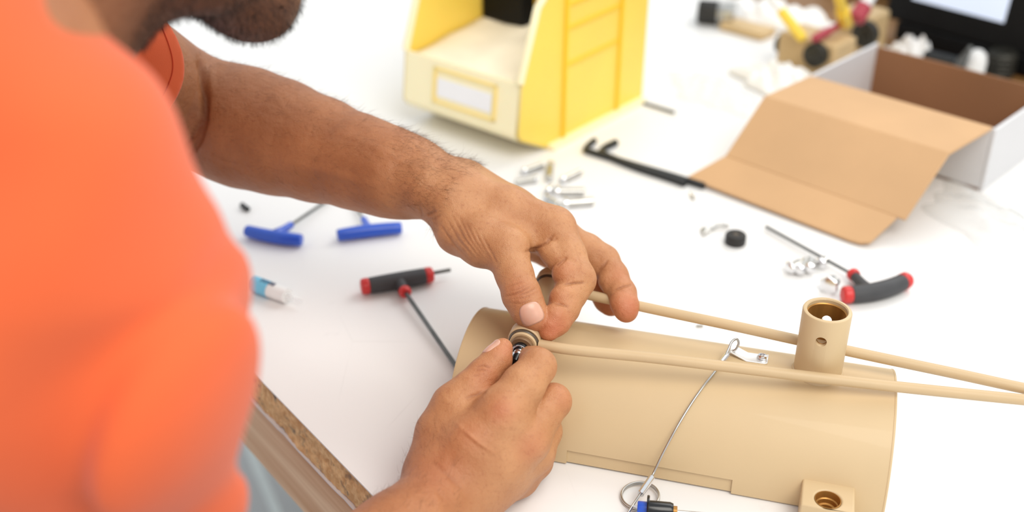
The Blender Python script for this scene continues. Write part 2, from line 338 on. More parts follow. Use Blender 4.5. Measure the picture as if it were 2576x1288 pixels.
def cutter(target, mb, name):
    c = mb.build(name, M['bronze'], None, smooth=False); bpy.context.view_layer.update()
    md = target.modifiers.new('hole', 'BOOLEAN'); md.object = c; md.operation = 'DIFFERENCE'; md.solver = 'EXACT'
    dg = bpy.context.evaluated_depsgraph_get(); ev = target.evaluated_get(dg); me = bpy.data.meshes.new_from_object(ev)
    target.modifiers.clear(); old = target.data; target.data = me
    bpy.data.objects.remove(c)
    try: me.polygons.foreach_set('use_smooth', [True]*len(me.polygons)); me.set_sharp_from_angle(angle=radians(35))
    except Exception: pass
cutter(tubeo, cb, 'cut')
q = MB(); q.lathe((sc.x, sc.y, 0), (0, 0, 1), [(.0128, sz1-.003), (.0124, sz1-.0034), (.0121, sz1-.0036), (.0121, sz0), (.0128, sz0)], 96, closed=True)
liner = q.build('bronze_liner', M['bronze'], so, angle=50)
cb = MB(); cb.lathe(V(sc.x, sc.y, .0950), holedir, [(0, -.03), (.0033, -.03), (.0033, .03), (0, .03)], 32); cutter(liner, cb, 'cut')
# weld bead around the socket foot
def ring_on_shell(cx, cy, rad, off, n=72):
    P = []
    for k in range(n):
        x = cx+rad*cos(2*pi*k/n); y = cy+rad*sin(2*pi*k/n); d = (V(x, y, 0)-C0); nn = d.dot(NV); P.append(V(x, y, sqrt(max(0, (R+off)**2-nn*nn))))
    return P
q = MB(); q.loop(ring_on_shell(sc.x, sc.y, sr-.0006, -.0004), .0019, 10); q.build('weld_bead', M['tan'], cover)
# clamp block low at the near right corner
bc = V((0.1973,0.5259,0.0210)); bx = V(cos(th), -sin(th), 0)
cbk = MB(); cbk.box((bc.x-NV.x*.006, bc.y-NV.y*.006, .0106), (.0325, .031, .0208), bx)
blk = cbk.build('clamp_block', M['tan'], cover, bevel=0, angle=40)
cb = MB(); cb.lathe((bc.x, bc.y, .006), (0, 0, 1), [(0, 0), (.0082, 0), (.0082, .03), (0, .03)], 48); cutter(blk, cb, 'cut')
bb = blk.modifiers.new('bevel', 'BEVEL'); bb.width = .0012; bb.segments = 3; bb.limit_method = 'ANGLE'
q = MB(); q.lathe((bc.x, bc.y, 0), (0, 0, 1), [(.0081, .0206), (.0077, .0207), (.0074, .0195), (.0072, .016), (.0064, .0155), (.0062, .0125), (.0050, .012), (.0048, .009), (.0026, .0085), (.0026, .0064), (.0081, .0064)], 64, closed=True); q.build('stepped_bronze_bore', M['bronze'], blk, angle=30)
# cross tube on a saddle near the left end, carrying the bail arms
TN = V((0.0085,0.6145,0.0800)); TF = V((0.0275,0.6850,0.0800)); TD = (TN-TF).normalized(); TL = (TN-TF).length
piv = empty('pivot_tube', V(0, 0, 0), None, None); piv.parent = cover; piv.location = (TN+TF)/2-V(0, 0, .017)-origin(cover)
q = MB(); q.lathe(TF, TD, [(.0001, .002), (.0090, .002), (.0092, .003), (.0092, TL+.0050), (.0088, TL+.0055), (.0070, TL+.0055), (.0068, TL+.004), (.0001, TL+.004)], 64); q.build('cross_tube', M['tan'], piv, angle=40)
q = MB(); mid = (TN+TF)/2
q.prism([mid+AX*.010+TD*.012-V(0, 0, .004), mid-AX*.010+TD*.012-V(0, 0, .004), mid-AX*.014+TD*.014-V(0, 0, .0195), mid+AX*.014+TD*.014-V(0, 0, .0195)], -TD*.026); q.build('saddle', M['tan'], piv, bevel=.002)
bail = empty('bail_handle', (TN+TF)/2-V(0, 0, .02), 'long tan V-shaped bail rods hinged on both ends of the cross tube', 'handle')
for P0, sgn, nm in ((TN, 1, 'near'), (TF, -1, 'far')):
    c = P0; a = TD
    q = MB(); q.lathe(c, a, [(.0094, -.0075), (.0106, -.0075), (.0114, -.0067), (.0114, .0012), (.0108, .0020), (.0104, .0020), (.0096, .0010)], 72, closed=True); q.build('eye_ring', M['tan_rod'], bail, angle=30)
    q = MB(); q.lathe(c, a, [(.0093, .0008), (.0103, .0018), (.0102, .0032), (.0096, .0038), (.0093, .0034)], 72, closed=True); q.build('seal_ring', M['oring'], bail, angle=50)
def ontan(x, y, z): return V(x, y, z)
rodN = [V((0.0179,0.6103,0.0800)), V((0.0398,0.6046,0.0795)), V((0.0916,0.5977,0.0780)), V((0.1452,0.5901,0.0755)), V((0.1994,0.5829,0.0725)), V((0.2451,0.5773,0.0700)), V((0.2871,0.5710,0.0690)), V((0.3304,0.5649,0.0680)), V((0.3774,0.5576,0.0680))]
rodF = [V((0.0342,0.6796,0.0800)), V((0.0598,0.6699,0.0800)), V((0.0977,0.6545,0.0795)), V((0.1527,0.6348,0.0780)), V((0.1931,0.6201,0.0765)), V((0.2397,0.6040,0.0745)), V((0.2875,0.5888,0.0720)), V((0.3273,0.5738,0.0710)), V((0.3764,0.5566,0.0700))]
q = MB(); q.tube(spline(rodN, 8), .0036, 20); q.build('rod', M['tan_rod'], bail, angle=60)
q = MB(); q.tube(spline(rodF, 8), .0036, 20); q.build('rod', M['tan_rod'], bail, angle=60)

# the knurled pin being pushed into the near eye
pin = empty('locking_pin', TN-V(0, 0, .008), 'small black and chrome threaded knob pinched by the lower hand in the ring', 'pin')
def pl(nm, prof, mt, n=48, ang=40, par=None):
    q = MB(); q.lathe(TN, TD, prof, n); return q.build(nm, M[mt], par or pin, angle=ang)
pl('washer', [(.0001, .0040), (.0067, .0040), (.0076, .0056), (.0078, .0064), (.0078, .0088), (.0074, .0093), (.0001, .0093)], 'tan_dark')
pl('black_collar', [(.0001, .0093), (.0050, .0093), (.0053, .0100), (.0053, .0126), (.0047, .0134), (.0001, .0134)], 'black_gloss')
q = MB(); q.loop([TN+TD*.0132+(AX*cos(2*pi*k/48)+V(0, 0, 1)*sin(2*pi*k/48))*.0047 for k in range(48)], .00045, 8); q.build('chrome_ring', M['chrome'], pin)
pl('chrome_nut', [(.0001, .0134), (.0032, .0134), (.0038, .0150), (.0038, .0180), (.003, .0188), (.0001, .0188)], 'chrome', 32, 30)
pl('threaded_tip', [(.0001, .0188)]+[(.0027+(.0004 if k % 2 else 0), .0188+.0006*k) for k in range(14)]+[(.0001, .0270)], 'black_gloss', 24, 20)

# bracket tab, cap screw and steel lanyard
tb = empty('lanyard_tab', V((0.1695,0.6208,0.0617)), 'bent stainless tab screwed to the crest of the tan cover', 'bracket')
P1, P2, P3 = V((0.1712,0.6171,0.0633)), V((0.1596,0.6198,0.0634)), V((0.1503,0.6263,0.0657))
def strip(mb, pts, wv, thick):
    L_ = []
    for p in pts: L_.append(V(p))
    P = []
    for p in L_: P += [p-wv/2, p+wv/2, p+wv/2-V(0, 0, thick), p-wv/2-V(0, 0, thick)]
    n = len(L_); F = [[0, 1, 2, 3], [4*n-4, 4*n-1, 4*n-2, 4*n-3]]
    for i in range(n-1):
        for k in range(4): F.append([4*i+k, 4*i+(k+1) % 4, 4*i+4+(k+1) % 4, 4*i+4+k])
    mb.add(P, F)
q = MB(); wv = NV*-.0105; strip(q, [P1+V(.002, 0, .0005), P1, P2, P3, P3+(P3-P2)*.12], wv, .0012); q.build('tab_plate', M['steel_bright'], tb, bevel=.0004, angle=30)
sn = (V(P1)-V(C0)-AX*(V(P1)-C0).dot(AX)).normalized()
q = MB(); q.lathe(V((0.1694,0.6186,0.0632)), sn, [(.0034, 0), (.0034, .0012), (.0028, .0022), (.0017, .0024), (.0015, .0010), (.0001, .0010)], 32); q.build('cap_screw', M['chrome'], tb, angle=30)
lan = empty('cable_lanyard', V((0.1345,0.6041,0.0605)), 'thin grey steel cable lanyard running from the tab over the cover to the bench', 'cable')
q = MB()
main = spline([V((0.1425,0.6126,0.0665)), V((0.1342,0.6029,0.0614)), V((0.1252,0.5924,0.0568)), V((0.1164,0.5824,0.0501)), V((0.1067,0.5718,0.0394)), V((0.0984,0.5640,0.0260)), V((0.0928,0.5596,0.0137)), V((0.0896,0.5530,0.0120)), V((0.0838,0.5456,0.0095)), V((0.0789,0.5385,0.0075)), V((0.0735,0.5288,0.0070)), V((0.0675,0.5175,0.0060))], 8)
q.tube(main, .0008, 10); q.build('cable', M['steel'], lan)
q = MB(); lp = spline([V((0.1425,0.6126,0.0665)), V((0.1458,0.6183,0.0700)), V((0.1485,0.6222,0.0738)), V((0.1521,0.6245,0.0745)), V((0.1536,0.6236,0.0715)), V((0.1518,0.6232,0.0666)), V((0.1488,0.6234,0.0651)), V((0.1440,0.6150,0.0665))], 6)
q.tube(lp, .0008, 10); q.build('cable_loop', M['steel'], lan)
q = MB(); q.tube([V((0.1450,0.6167,0.0669)), V((0.1402,0.6097,0.0659))], .0019, 16); q.build('crimp_sleeve', M['chrome'], lan)
q = MB(); q.tube([V((0.0912,0.5559,0.0125)), V((0.0826,0.5433,0.0095))], .0022, 16, flat=1.2); q.build('crimp_sleeve', M['chrome'], lan, bevel=.0002)
rg = empty('split_ring', V((0.0836,0.5508,0.0000)), 'small steel split ring lying on the bench beside the black and blue pin', 'ring')
rc = V((0.0834,0.5492,0.0015)); q = MB()
q.loop([rc+V(.0122*cos(2*pi*k/64), .0122*sin(2*pi*k/64), .0010*sin(2*pi*k/64+1)) for k in range(64)], .0008, 8); q.build('ring_coil', M['steel'], rg)
q = MB(); q.loop([rc+V(.0121*cos(2*pi*k/64), .0121*sin(2*pi*k/64), .0016+.0010*sin(2*pi*k/64+1)) for k in range(64)], .0008, 8); q.build('ring_coil', M['steel'], rg)
qr = empty('quick_release_pin', V((0.0928,0.5400,0.0000)), 'black push-button locking pin with a blue collar at the bottom photo edge', 'pin')
pd = (V((0.1035,0.5288,0.0090))-V((0.0812,0.5317,0.0090))).normalized(); pc = V((0.0842,0.5317,0.0090))
q = MB(); q.lathe(V((0.0794,0.5310,0.0090)), pd, [(.0001, 0), (.0042, 0), (.0046, .0006), (.0046, .0058), (.0001, .0058)], 32); q.build('blue_collar', M['blue'], qr)
q = MB(); q.lathe(V((0.0794,0.5310,0.0090)), pd, [(.0001, .0058), (.0085, .0058), (.0088, .0066), (.0085, .0074), (.0001, .0074)], 40); q.build('flange', M['black_gloss'], qr)
q = MB(); q.lathe(V((0.0794,0.5310,0.0090)), pd, [(.0001, .0074), (.0056, .0074), (.0056, .0205), (.0048, .0225), (.0001, .0228)], 40); q.build('barrel', M['black_gloss'], qr, angle=50)
q = MB(); q.lathe(V((0.0794,0.5310,0.0090)), pd, [(.0001, .0225), (.0034, .0225), (.0034, .025), (.0001, .025)], 24); q.build('brass_ring', M['bronze'], qr)
q = MB(); q.lathe(V((0.0794,0.5310,0.0090)), pd, [(.0001, .025), (.0011, .025), (.0011, .045), (.0001, .045)], 16); q.build('shank', M['steel'], qr)
q = MB(); q.tube([V((0.0770,0.5332,0.0090)), V((0.0797,0.5317,0.0090))], .0008, 8); q.build('button_stem', M['chrome'], qr)

# ------------------------------------------------------------------ hand tools lying on the bench
def grip(mb, A, B, r0, r1, bow=0, n=14, zl=None, t0=0, t1=1):
    A = V(A); B = V(B); side = Vector((0, 0, 1)).cross(B-A).normalized(); P = []; rr = []
    for i in range(n+1):
        t = t0+(t1-t0)*i/n; P.append(A.lerp(B, t)+side*bow*(4*t*(1-t))); rr.append(r0+(r1-r0)*sin(pi*t)**.6)
    mb.tube(P, rr, 20); return P
def t_handle(name, label, cat, A, B, r, bow, stem0, stem1, tip, shaft_r, mh, mcap, group=None, side_tip=None):
    rt = empty(name, V((V(A)+V(B))/2) - V(0, 0, r), label, cat, group)
    A, B, stem0, stem1, tip = map(V, (A, B, stem0, stem1, tip))
    q = MB(); grip(q, A, B, r*.86, r, bow, t0=.1 if mcap else 0, t1=.9 if mcap else 1); q.build('grip', mh, rt, bevel=r*.2, angle=50)
    if mcap:
        for (u0, u1) in ((0, .12), (.88, 1)):
            q = MB(); grip(q, A, B, r*.90, r*1.04, bow, 4, t0=u0, t1=u1); q.build('end_cap', mcap, rt, bevel=r*.25, angle=50)
    q = MB(); q.tube([stem0, stem0.lerp(stem1, .5), stem1], [r*.9, r*.62, r*.52], 16); q.build('stem', mh, rt)
    if mcap: 
        d = (stem1-stem0).normalized(); q = MB(); q.lathe(stem1-d*.002, d, [(.0001, -.0005), (r*.6, -.0005), (r*.72, .001), (r*.72, .0045), (r*.55, .006), (.0001, .006)], 20); q.build('collar', mcap, rt)
    q = MB(); q.tube([stem1, tip], shaft_r, 6); q.build('shaft', M['steel_dark'], rt, angle=20)
    if side_tip:
        q = MB(); q.tube([V(side_tip[0]), V(side_tip[1])], shaft_r*.8, 6); q.build('side_tip', M['steel_dark'], rt, angle=20)
    return rt
t_handle('t_handle_hex_key', 'red and charcoal T-handle hex key left of the tan cover, shaft pointing at it', 'hex key',
         (-0.1274,0.7999,0.0080), (-0.0680,0.8207,0.0080), .0074, -.0005, (-0.0965,0.8102,0.0080), (-0.0900,0.7937,0.0075), (-0.0384,0.6832,0.0030), .0020, M['charcoal'], M['red'], None, ((-0.0694,0.8221,0.0080), (-0.0533,0.8281,0.0080)))
t_handle('t_handle_hex_key', 'red and charcoal pistol-curved hex key beside the chrome bolts behind the socket tube', 'hex key',
         (0.2750,0.7872,0.0080), (0.3376,0.8128,0.0080), .0078, -.006, (0.2984,0.7916,0.0080), (0.2938,0.8202,0.0075), (0.2372,0.9140,0.0040), .0015, M['charcoal'], M['red'])
t_handle('blue_t_handle_key', 'left blue plastic T-handle key, nearest the orange sleeve', 'hex key',
         (-0.2449,0.9008,0.0070), (-0.1906,0.8828,0.0070), .0062, -.0025, (-0.2160,0.8932,0.0070), (-0.2055,0.9124,0.0070), (-0.1785,0.9731,0.0030), .0014, M['blue'], None, 'blue T-handle keys below the forearm')
t_handle('blue_t_handle_key', 'right blue plastic T-handle key, lying just below the wrist', 'hex key',
         (-0.1601,0.8917,0.0070), (-0.1020,0.9062,0.0070), .0062, .0015, (-0.1311,0.8993,0.0070), (-0.1393,0.9226,0.0070), (-0.1565,0.9688,0.0030), .0013, M['blue'], None, 'blue T-handle keys below the forearm')
def hex_l(name, label, pts, r, group=None):
    q = MB(); q.tube(spline([V(p) for p in pts], 6), r, 6); return tag(q.build(name, M['black_steel'], angle=20), label, 'hex key', group)
hex_l('l_hex_key', 'longer black L-shaped hex key touching the cardboard flap', [(0.0900,1.1117,0.0035), (0.0822,1.0981,0.0035), (0.0791,1.0878,0.0035), (0.0854,1.0807,0.0035), (0.1288,1.0482,0.0035), (0.1629,1.0237,0.0035), (0.1926,1.0000,0.0035)], .0035)
hex_l('l_hex_key', 'shorter black L-shaped hex key lying against the longer one', [(0.1129,1.1064,0.0035), (0.1012,1.0940,0.0035), (0.0958,1.0838,0.0035), (0.0985,1.0737,0.0035), (0.1284,1.0434,0.0035), (0.1583,1.0191,0.0035), (0.1742,1.0054,0.0035)], .0040)
q = MB(); q.tube([V((0.1290,1.2457,0.0020)), V((0.1873,1.1932,0.0020))], .0018, 6); tag(q.build('steel_rod', M['steel_dark']), 'thin dark steel rod poking out behind the yellow bin', 'rod')
q = MB(); q.tube([V((-0.2623,0.9604,0.0030)), V((-0.2541,0.9504,0.0030))], .0026, 12); tag(q.build('grub_screw', M['black_steel'], bevel=.0005), 'tiny black grub screw above the left blue key', 'screw')
# small blue squeeze tube with printing
gt = empty('adhesive_tube', V((-0.2034,0.8109,0.0000)), 'small clear and light blue adhesive tube with dark printing on the bench', 'tube')
A, B = V((-0.2210,0.8079,0.0070)), V((-0.1876,0.7870,0.0070)); dd = (B-A).normalized(); sd = Vector((0, 0, 1)).cross(dd)
q = MB(); q.lathe(A, dd, [(.0001, 0), (.0062, 0), (.0068, .001), (.0070, .006), (.0001, .006)], 24); q.build('crimped_end', M['light_blue'], gt)
q = MB(); q.lathe(A, dd, [(.0070, .006), (.0070, .020), (.0066, .022), (.0062, (B-A).length), (.0001, (B-A).length)], 24); q.build('tube_body', M['white_plastic'], gt)
q = MB(); q.lathe(A, dd, [(.00706, .006), (.00706, .021)], 24); q.build('blue_band', M['light_blue'], gt)
q = MB()
for k in range(7):
    c = A+dd*(.0125+.0022*k)+Vector((0, 0, .0069)); q.box(c, (.0011, .0042-.0010*(k % 2), .0006), dd)
    c2 = A+dd*(.0135+.0022*k)-sd*.0025+Vector((0, 0, .0047))
q.build('printing', M['ink'], gt, smooth=False)
q = MB(); q.lathe(B, dd, [(.0032, 0), (.0032, .004), (.0012, .006), (.001, .016), (.0001, .016)], 20); q.build('nozzle', M['clear_tube'], gt)

# pins and bolts in loose heaps
def pin_obj(name, label, A, B, r, head=None, group=None, mt='steel', hl=.004):
    A, B = V(A), V(B); d = (B-A).normalized(); L_ = (B-A).length
    rt = empty(name, V(A.x, A.y, 0), label, 'pin', group)
    q = MB(); q.lathe(A, d, [(.0001, hl), (r, hl), (r, L_-.0006), (r-.0006, L_), (.0001, L_)], 20); q.build('shank', M[mt], rt)
    q = MB(); q.lathe(A, d, [(r*.55, .0005), (r*.55, 0), ((head or r*1.35)-.0004, 0), (head or r*1.35, .0005), (head or r*1.35, hl-.0004), (r, hl), (.0001, hl)], 20); q.build('head', M['chrome'], rt, angle=30)
pg = 'steel pins heaped beside the long black hex keys'
pin_obj('steel_pin', 'steel pin at the back left of the pin heap', (0.0106,1.0301,0.0040), (0.0322,1.0481,0.0040), .0033, group=pg)
pin_obj('steel_pin', 'steel pin furthest left in the heap, pointing at the wrist', (0.0258,1.0162,0.0040), (0.0032,1.0080,0.0040), .0028, group=pg)
pin_obj('steel_pin', 'upright-lying steel pin in the middle of the heap', (0.0405,1.0491,0.0040), (0.0378,1.0153,0.0040), .0036, group=pg)
pin_obj('steel_pin', 'steel pin furthest right at the back of the heap', (0.0497,1.0107,0.0040), (0.0710,1.0329,0.0040), .0030, group=pg)
pin_obj('steel_pin', 'steel pin lying just above the front pin', (0.0433,0.9867,0.0040), (0.0717,0.9867,0.0040), .0040, group=pg)
pin_obj('steel_pin', 'frontmost steel pin of the heap, reaching furthest right', (0.0502,0.9609,0.0040), (0.0794,0.9660,0.0040), .0040, group=pg)
pin_obj('steel_pin', 'short steel pin hard against the back of the hand', (0.0327,0.9711,0.0040), (0.0446,0.9576,0.0040), .0036, group=pg)
pin_obj('steel_pin', 'short steel pin in the gap between the middle pins', (0.0346,0.9849,0.0040), (0.0413,0.9990,0.0040), .0032, group=pg)
pin_obj('tiny_screw', 'tiny pale screw alone below the tip of the hex keys', (0.1773,0.9863,0.0020), (0.1791,0.9742,0.0020), .0014)
lv = empty('small_lever', V((0.1910,0.9175,0.0000)), 'small bent steel lever beside the black rubber bumper', 'lever')
q = MB(); q.tube(spline([V((0.1774,0.9023,0.0020)), V((0.1831,0.9112,0.0030)), V((0.1883,0.9136,0.0030)), V((0.1936,0.9172,0.0040)), V((0.2029,0.9148,0.0040))], 5), .0018, 10); q.build('arm', M['steel'], lv)
q = MB(); q.lathe(V((0.1803,0.9105,0.0000)), (0, 0, 1), [(.0001, 0), (.0042, 0), (.0045, .003), (.002, .0045), (.0001, .0045)], 24); q.build('foot', M['steel'], lv)
kb = empty('rubber_bumper', V((0.2044,0.8893,0.0000)), 'round black rubber bumper standing on the bench by the small lever', 'bumper')
q = MB(); q.lathe(V((0.2044,0.8893,0.0000)), (0, 0, 1), [(.0001, 0), (.0088, 0), (.0096, .0010), (.0096, .0085), (.0088, .0098), (.004, .0100), (.0035, .0088), (.0001, .0088)], 40); q.build('bumper_body', M['black_rubber'], kb, angle=40)
q = MB(); q.lathe(V((0.2044,0.8893,0.0000)), (0, 0, 1), [(.0001, .0088), (.0030, .0088), (.0028, .0098), (.0001, .0098)], 24); q.build('bumper_hub', M['oring'], kb)
bgp = 'chrome bolts beside the right hex key'
def bolt(label, A, B, r):
    A, B = V(A), V(B); d = (B-A).normalized(); L_ = (B-A).length; rt = empty('chrome_bolt', V(A.x, A.y, 0), label, 'bolt', bgp)
    q = MB(); q.lathe(A, d, [(.0001, 0), (r*1.0, 0), (r*1.7, .0015), (r*1.8, .003), (r*1.6, .0048), (.0001, .005)], 6); q.build('hex_head', M['chrome'], rt, bevel=.0004)
    q = MB(); q.lathe(A, d, [(.0001, .005)]+[(r+(.0004 if k % 2 else 0), .005+(L_-.005)*k/14) for k in range(15)]+[(.0001, L_)], 20); q.build('thread', M['steel'], rt, angle=20)
bolt('leftmost chrome bolt of the row under the thin hex shaft', (0.2401,0.8335,0.0060), (0.2527,0.8431,0.0060), .0035)
bolt('chrome bolt second from the left in the row', (0.2482,0.8294,0.0060), (0.2593,0.8479,0.0060), .0030)
bolt('chrome bolt third in the row, head towards the camera', (0.2585,0.8321,0.0060), (0.2640,0.8500,0.0060), .0032)
bolt('rightmost chrome bolt of the row, under the hex shaft', (0.2693,0.8420,0.0050), (0.2779,0.8517,0.0050), .0032)
bolt('chrome bolt alone next to the red end of the right hex key', (0.2667,0.8015,0.0070), (0.2753,0.8135,0.0060), .0050)
q = MB(); q.tube([V((0.1491,0.7511,0.0010)), V((0.1543,0.7511,0.0010))], .0012, 8); tag(q.build('small_split_pin', M['steel']), 'tiny steel split pin on the bench behind the far rod', 'pin')

# ------------------------------------------------------------------ yellow parts bin
BF = V((0.0381,1.0955,0.0000)); bu = (V((0.1514,1.2319,0.0000))-BF).normalized(); bv = (V((-0.0856,1.1910,0.0000))-BF); bv.z = 0; bv = (bv-bu*bv.dot(bu)).normalized(); BW = .164; BL = .178
bn = empty('parts_bin', BF+bu*BL/2+bv*BW/2, 'open-fronted yellow plastic stacking bin with a white label', 'bin')
def bp(s, t, z): return BF+bu*s+bv*t+V(0, 0, z)
side_prof = [(0, 0), (BL, 0), (BL+.004, .178), (.035, .178), (-.004, .172), (-.018, .160), (-.0455, .0875), (-.052, .032), (-.046, .024)]
for t, nm in ((0, -1), (BW, 1)):
    q = MB(); o_ = -.0 if t == 0 else 0
    q.prism([bp(s, t, z) for s, z in side_prof], bv*(.003 if t == 0 else -.003)); q.build('side_wall', M['yellow'], bn, bevel=.0008)
    # outside ribs and front flange
    for s in (.024, .030+.095):
        q = MB(); q.prism([bp(s, t, .004), bp(s+.0045, t, .004), bp(s+.006, t, .172), bp(s+.001, t, .172)], bv*(-.0035 if t == 0 else .0035)); q.build('rib', M['yellow_rib'], bn, bevel=.0008)
    for z in (.085, .125, .150):
        q = MB(); q.prism([bp(.03, t, z), bp(.125, t, z+.002), bp(.125, t, z+.006), bp(.03, t, z+.004)], bv*(-.002 if t == 0 else .002)); q.build('rib', M['yellow_rib'], bn, bevel=.0005)
    q = MB(); pts = [(-.0455, .0875), (-.018, .160), (-.004, .172), (.035, .178), (BL+.004, .178)]
    q.tube([bp(s, t+(.0015 if t == 0 else -.0015), z) for s, z in pts], .0042, 10); q.build('rolled_edge', M['yellow_lit'], bn, angle=60)
    q = MB(); q.box(bp(BL/2, t+(-.004 if t == 0 else .004), .003), (BL, .010, .006), bu); q.build('base_flange', M['yellow_lit'], bn, bevel=.001)
q = MB(); q.prism([bp(0, 0, 0), bp(BL, 0, 0), bp(BL, BW, 0), bp(0, BW, 0)], (0, 0, .003)); q.build('bin_floor', M['yellow'], bn)
q = MB(); q.prism([bp(BL, 0, 0), bp(BL+.003, 0, 0), bp(BL+.007, 0, .178), bp(BL+.004, 0, .178)], bv*BW); q.build('back_wall', M['yellow'], bn, bevel=.0008)
q = MB(); q.prism([bp(0, 0, 0), bp(-.046, 0, .024), bp(-.052, 0, .032), bp(-.0455, 0, .0875), bp(-.0425, 0, .0875), bp(-.049, 0, .033), bp(-.044, 0, .027), bp(.001, 0, .003)], bv*BW); q.build('hopper_front', M['yellow_lit'], bn, bevel=.0008)
fn_ = (bp(-.052, 0, .032)-bp(-.0455, 0, .0875)); fdir = fn_.normalized(); fout = bv.cross(fdir).normalized()
if fout.dot(bu) > 0: fout = -fout
fc = lambda t, k: bp(-.0455, t, .0875)+fn_*k
for (ta, tb, ka, kb) in ((.03, .034, .15, .85), (.115, .119, .15, .85), (.03, .119, .15, .20), (.03, .119, .80, .85)):
    q = MB(); q.prism([fc(ta, ka), fc(tb, ka), fc(tb, kb), fc(ta, kb)], fout*.002); q.build('label_frame', M['yellow_soft'], bn, bevel=.0004)
q = MB(); q.prism([fc(.036, .34), fc(.113, .34), fc(.113, .70), fc(.036, .70)], fout*.0012); q.build('label_card', M['white_paper'], bn)
# things inside the bin
q = MB(); P = []; nx, ny = 14, 14
for i in range(nx+1):
    for j in range(ny+1):
        s = -.044+(.175)*i/nx; t = .005+(BW-.010)*j/ny; z = .080+.012*min(1, max(0, (s+.044)/.12))+.0015*sin(j*1.1+i*.5)*sin(i*.8); P.append(bp(s, t, z))
q.add(P, [[i*(ny+1)+j, i*(ny+1)+j+1, (i+1)*(ny+1)+j+1, (i+1)*(ny+1)+j] for i in range(nx) for j in range(ny)])
tag(q.build('wrapping_sheet', M['cream'], solid=.002), 'cream paper sheet filling the mouth of the yellow bin', 'paper')
q = MB(); q.box(bp(.088, .128, .155), (.022, .060, .12), bu); tag(q.build('black_case', M['black_plastic'], bevel=.002), 'upright black plastic case inside the yellow bin', 'case')
for k, (t, s, cc) in enumerate(((.082, .10, 'steel'), (.064, .090, 'black_steel'), (.074, .12, 'blue'), (.048, .11, 'steel'))):
    q = MB(); q.tube([bp(s, t, .088), bp(s+.01, t+.002, .175+.01*k)], .007, 14)
    tag(q.build('tool_handle', M[cc], bevel=.001), ['short steel tool standing next to the black case in the bin', 'dark steel tool standing in the yellow bin corner', 'blue-handled tool standing by the right wall of the bin', 'rear steel tool standing in the yellow bin'][k], 'tool')

# ------------------------------------------------------------------ mailer box with its lid folded open
bh = .067
A = V((0.3219,1.1357,0.0670)); B = V((0.4662,0.9968,0.0670)); ud = (A-B).normalized(); vd = Vector((0, 0, 1)).cross(ud).normalized()
if vd.y < 0: vd = -vd
LB = (A-B).length; WB = .152
bxr = empty('mailer_box', (A+B)/2+vd*WB/2-V(0, 0, bh), 'white cardboard mailer box with brown inside and lid folded open to the bench', 'box')
def xp(s, t, z): q = B+ud*s+vd*t; return V(q.x, q.y, z)
tk = .003
q = MB(); q.prism([xp(0, 0, 0), xp(LB, 0, 0), xp(LB, WB, 0), xp(0, WB, 0)], (0, 0, tk)); q.build('box_bottom', M['card_dark'], bxr)
q = MB(); q.prism([xp(0, 0, 0), xp(LB, 0, 0), xp(LB, tk, 0), xp(0, tk, 0)], (0, 0, bh)); q.build('hinge_wall', M['card_white'], bxr)
q = MB(); q.prism([xp(tk, tk, tk), xp(LB-tk, tk, tk), xp(LB-tk, tk+.0005, tk), xp(tk, tk+.0005, tk)], (0, 0, bh-tk-.001)); q.build('inside_liner', M['card_dark'], bxr)
q = MB(); q.prism([xp(0, WB-tk, 0), xp(LB, WB-tk, 0), xp(LB, WB, 0), xp(0, WB, 0)], (0, 0, bh-.004)); q.build('back_wall', M['card_dark'], bxr)
q = MB(); q.prism([xp(-.004, 0, 0), xp(0, 0, 0), xp(0, WB, 0), xp(-.004, WB, 0)], (0, 0, bh)); q.build('end_wall', M['card_white'], bxr, bevel=.001)
q = MB(); q.prism([xp(LB, 0, 0), xp(LB+.004, 0, 0), xp(LB+.004, WB, 0), xp(LB, WB, 0)], (0, 0, bh)); q.build('end_wall', M['card_white'], bxr, bevel=.001)
def panel(name, pts, nrm_up=True):
    q = MB(); P = [V(p) for p in pts]; nn = (P[1]-P[0]).cross(P[2]-P[0]).normalized()
    if nn.z < 0: nn = -nn
    q.prism([p-nn*tk for p in P], nn*tk); return q.build(name, M['card'], bxr, bevel=.0006)
c1a, c1b = V((0.2602,1.0760,0.0690)), V((0.4039,0.9373,0.0690)); c2a, c2b = V((0.2174,1.0327,0.0220)), V((0.3580,0.8945,0.0220))
panel('lid_panel', [A+V(0, 0, .002), B+V(0, 0, .002), c1b, c1a]); panel('lid_panel', [c1a, c1b, c2b, c2a])
e3a, e3b = V((0.1771,1.0158,0.0060)), V((0.3152,0.8822,0.0040)); cc2b = c2b.lerp(c2a, .04)
rr_ = [c2a.lerp(e3a, 1), e3a.lerp(e3b, .93), e3b+(c2b-e3b)*.02, e3b.lerp(cc2b, .14)+(e3b-e3a).normalized()*.004]
panel('lid_tuck_flap', [c2a, e3a]+[e3a.lerp(e3b, .95), e3b.lerp(cc2b, .03), e3b.lerp(cc2b, .14)+(e3b-e3a).normalized()*.006, cc2b])

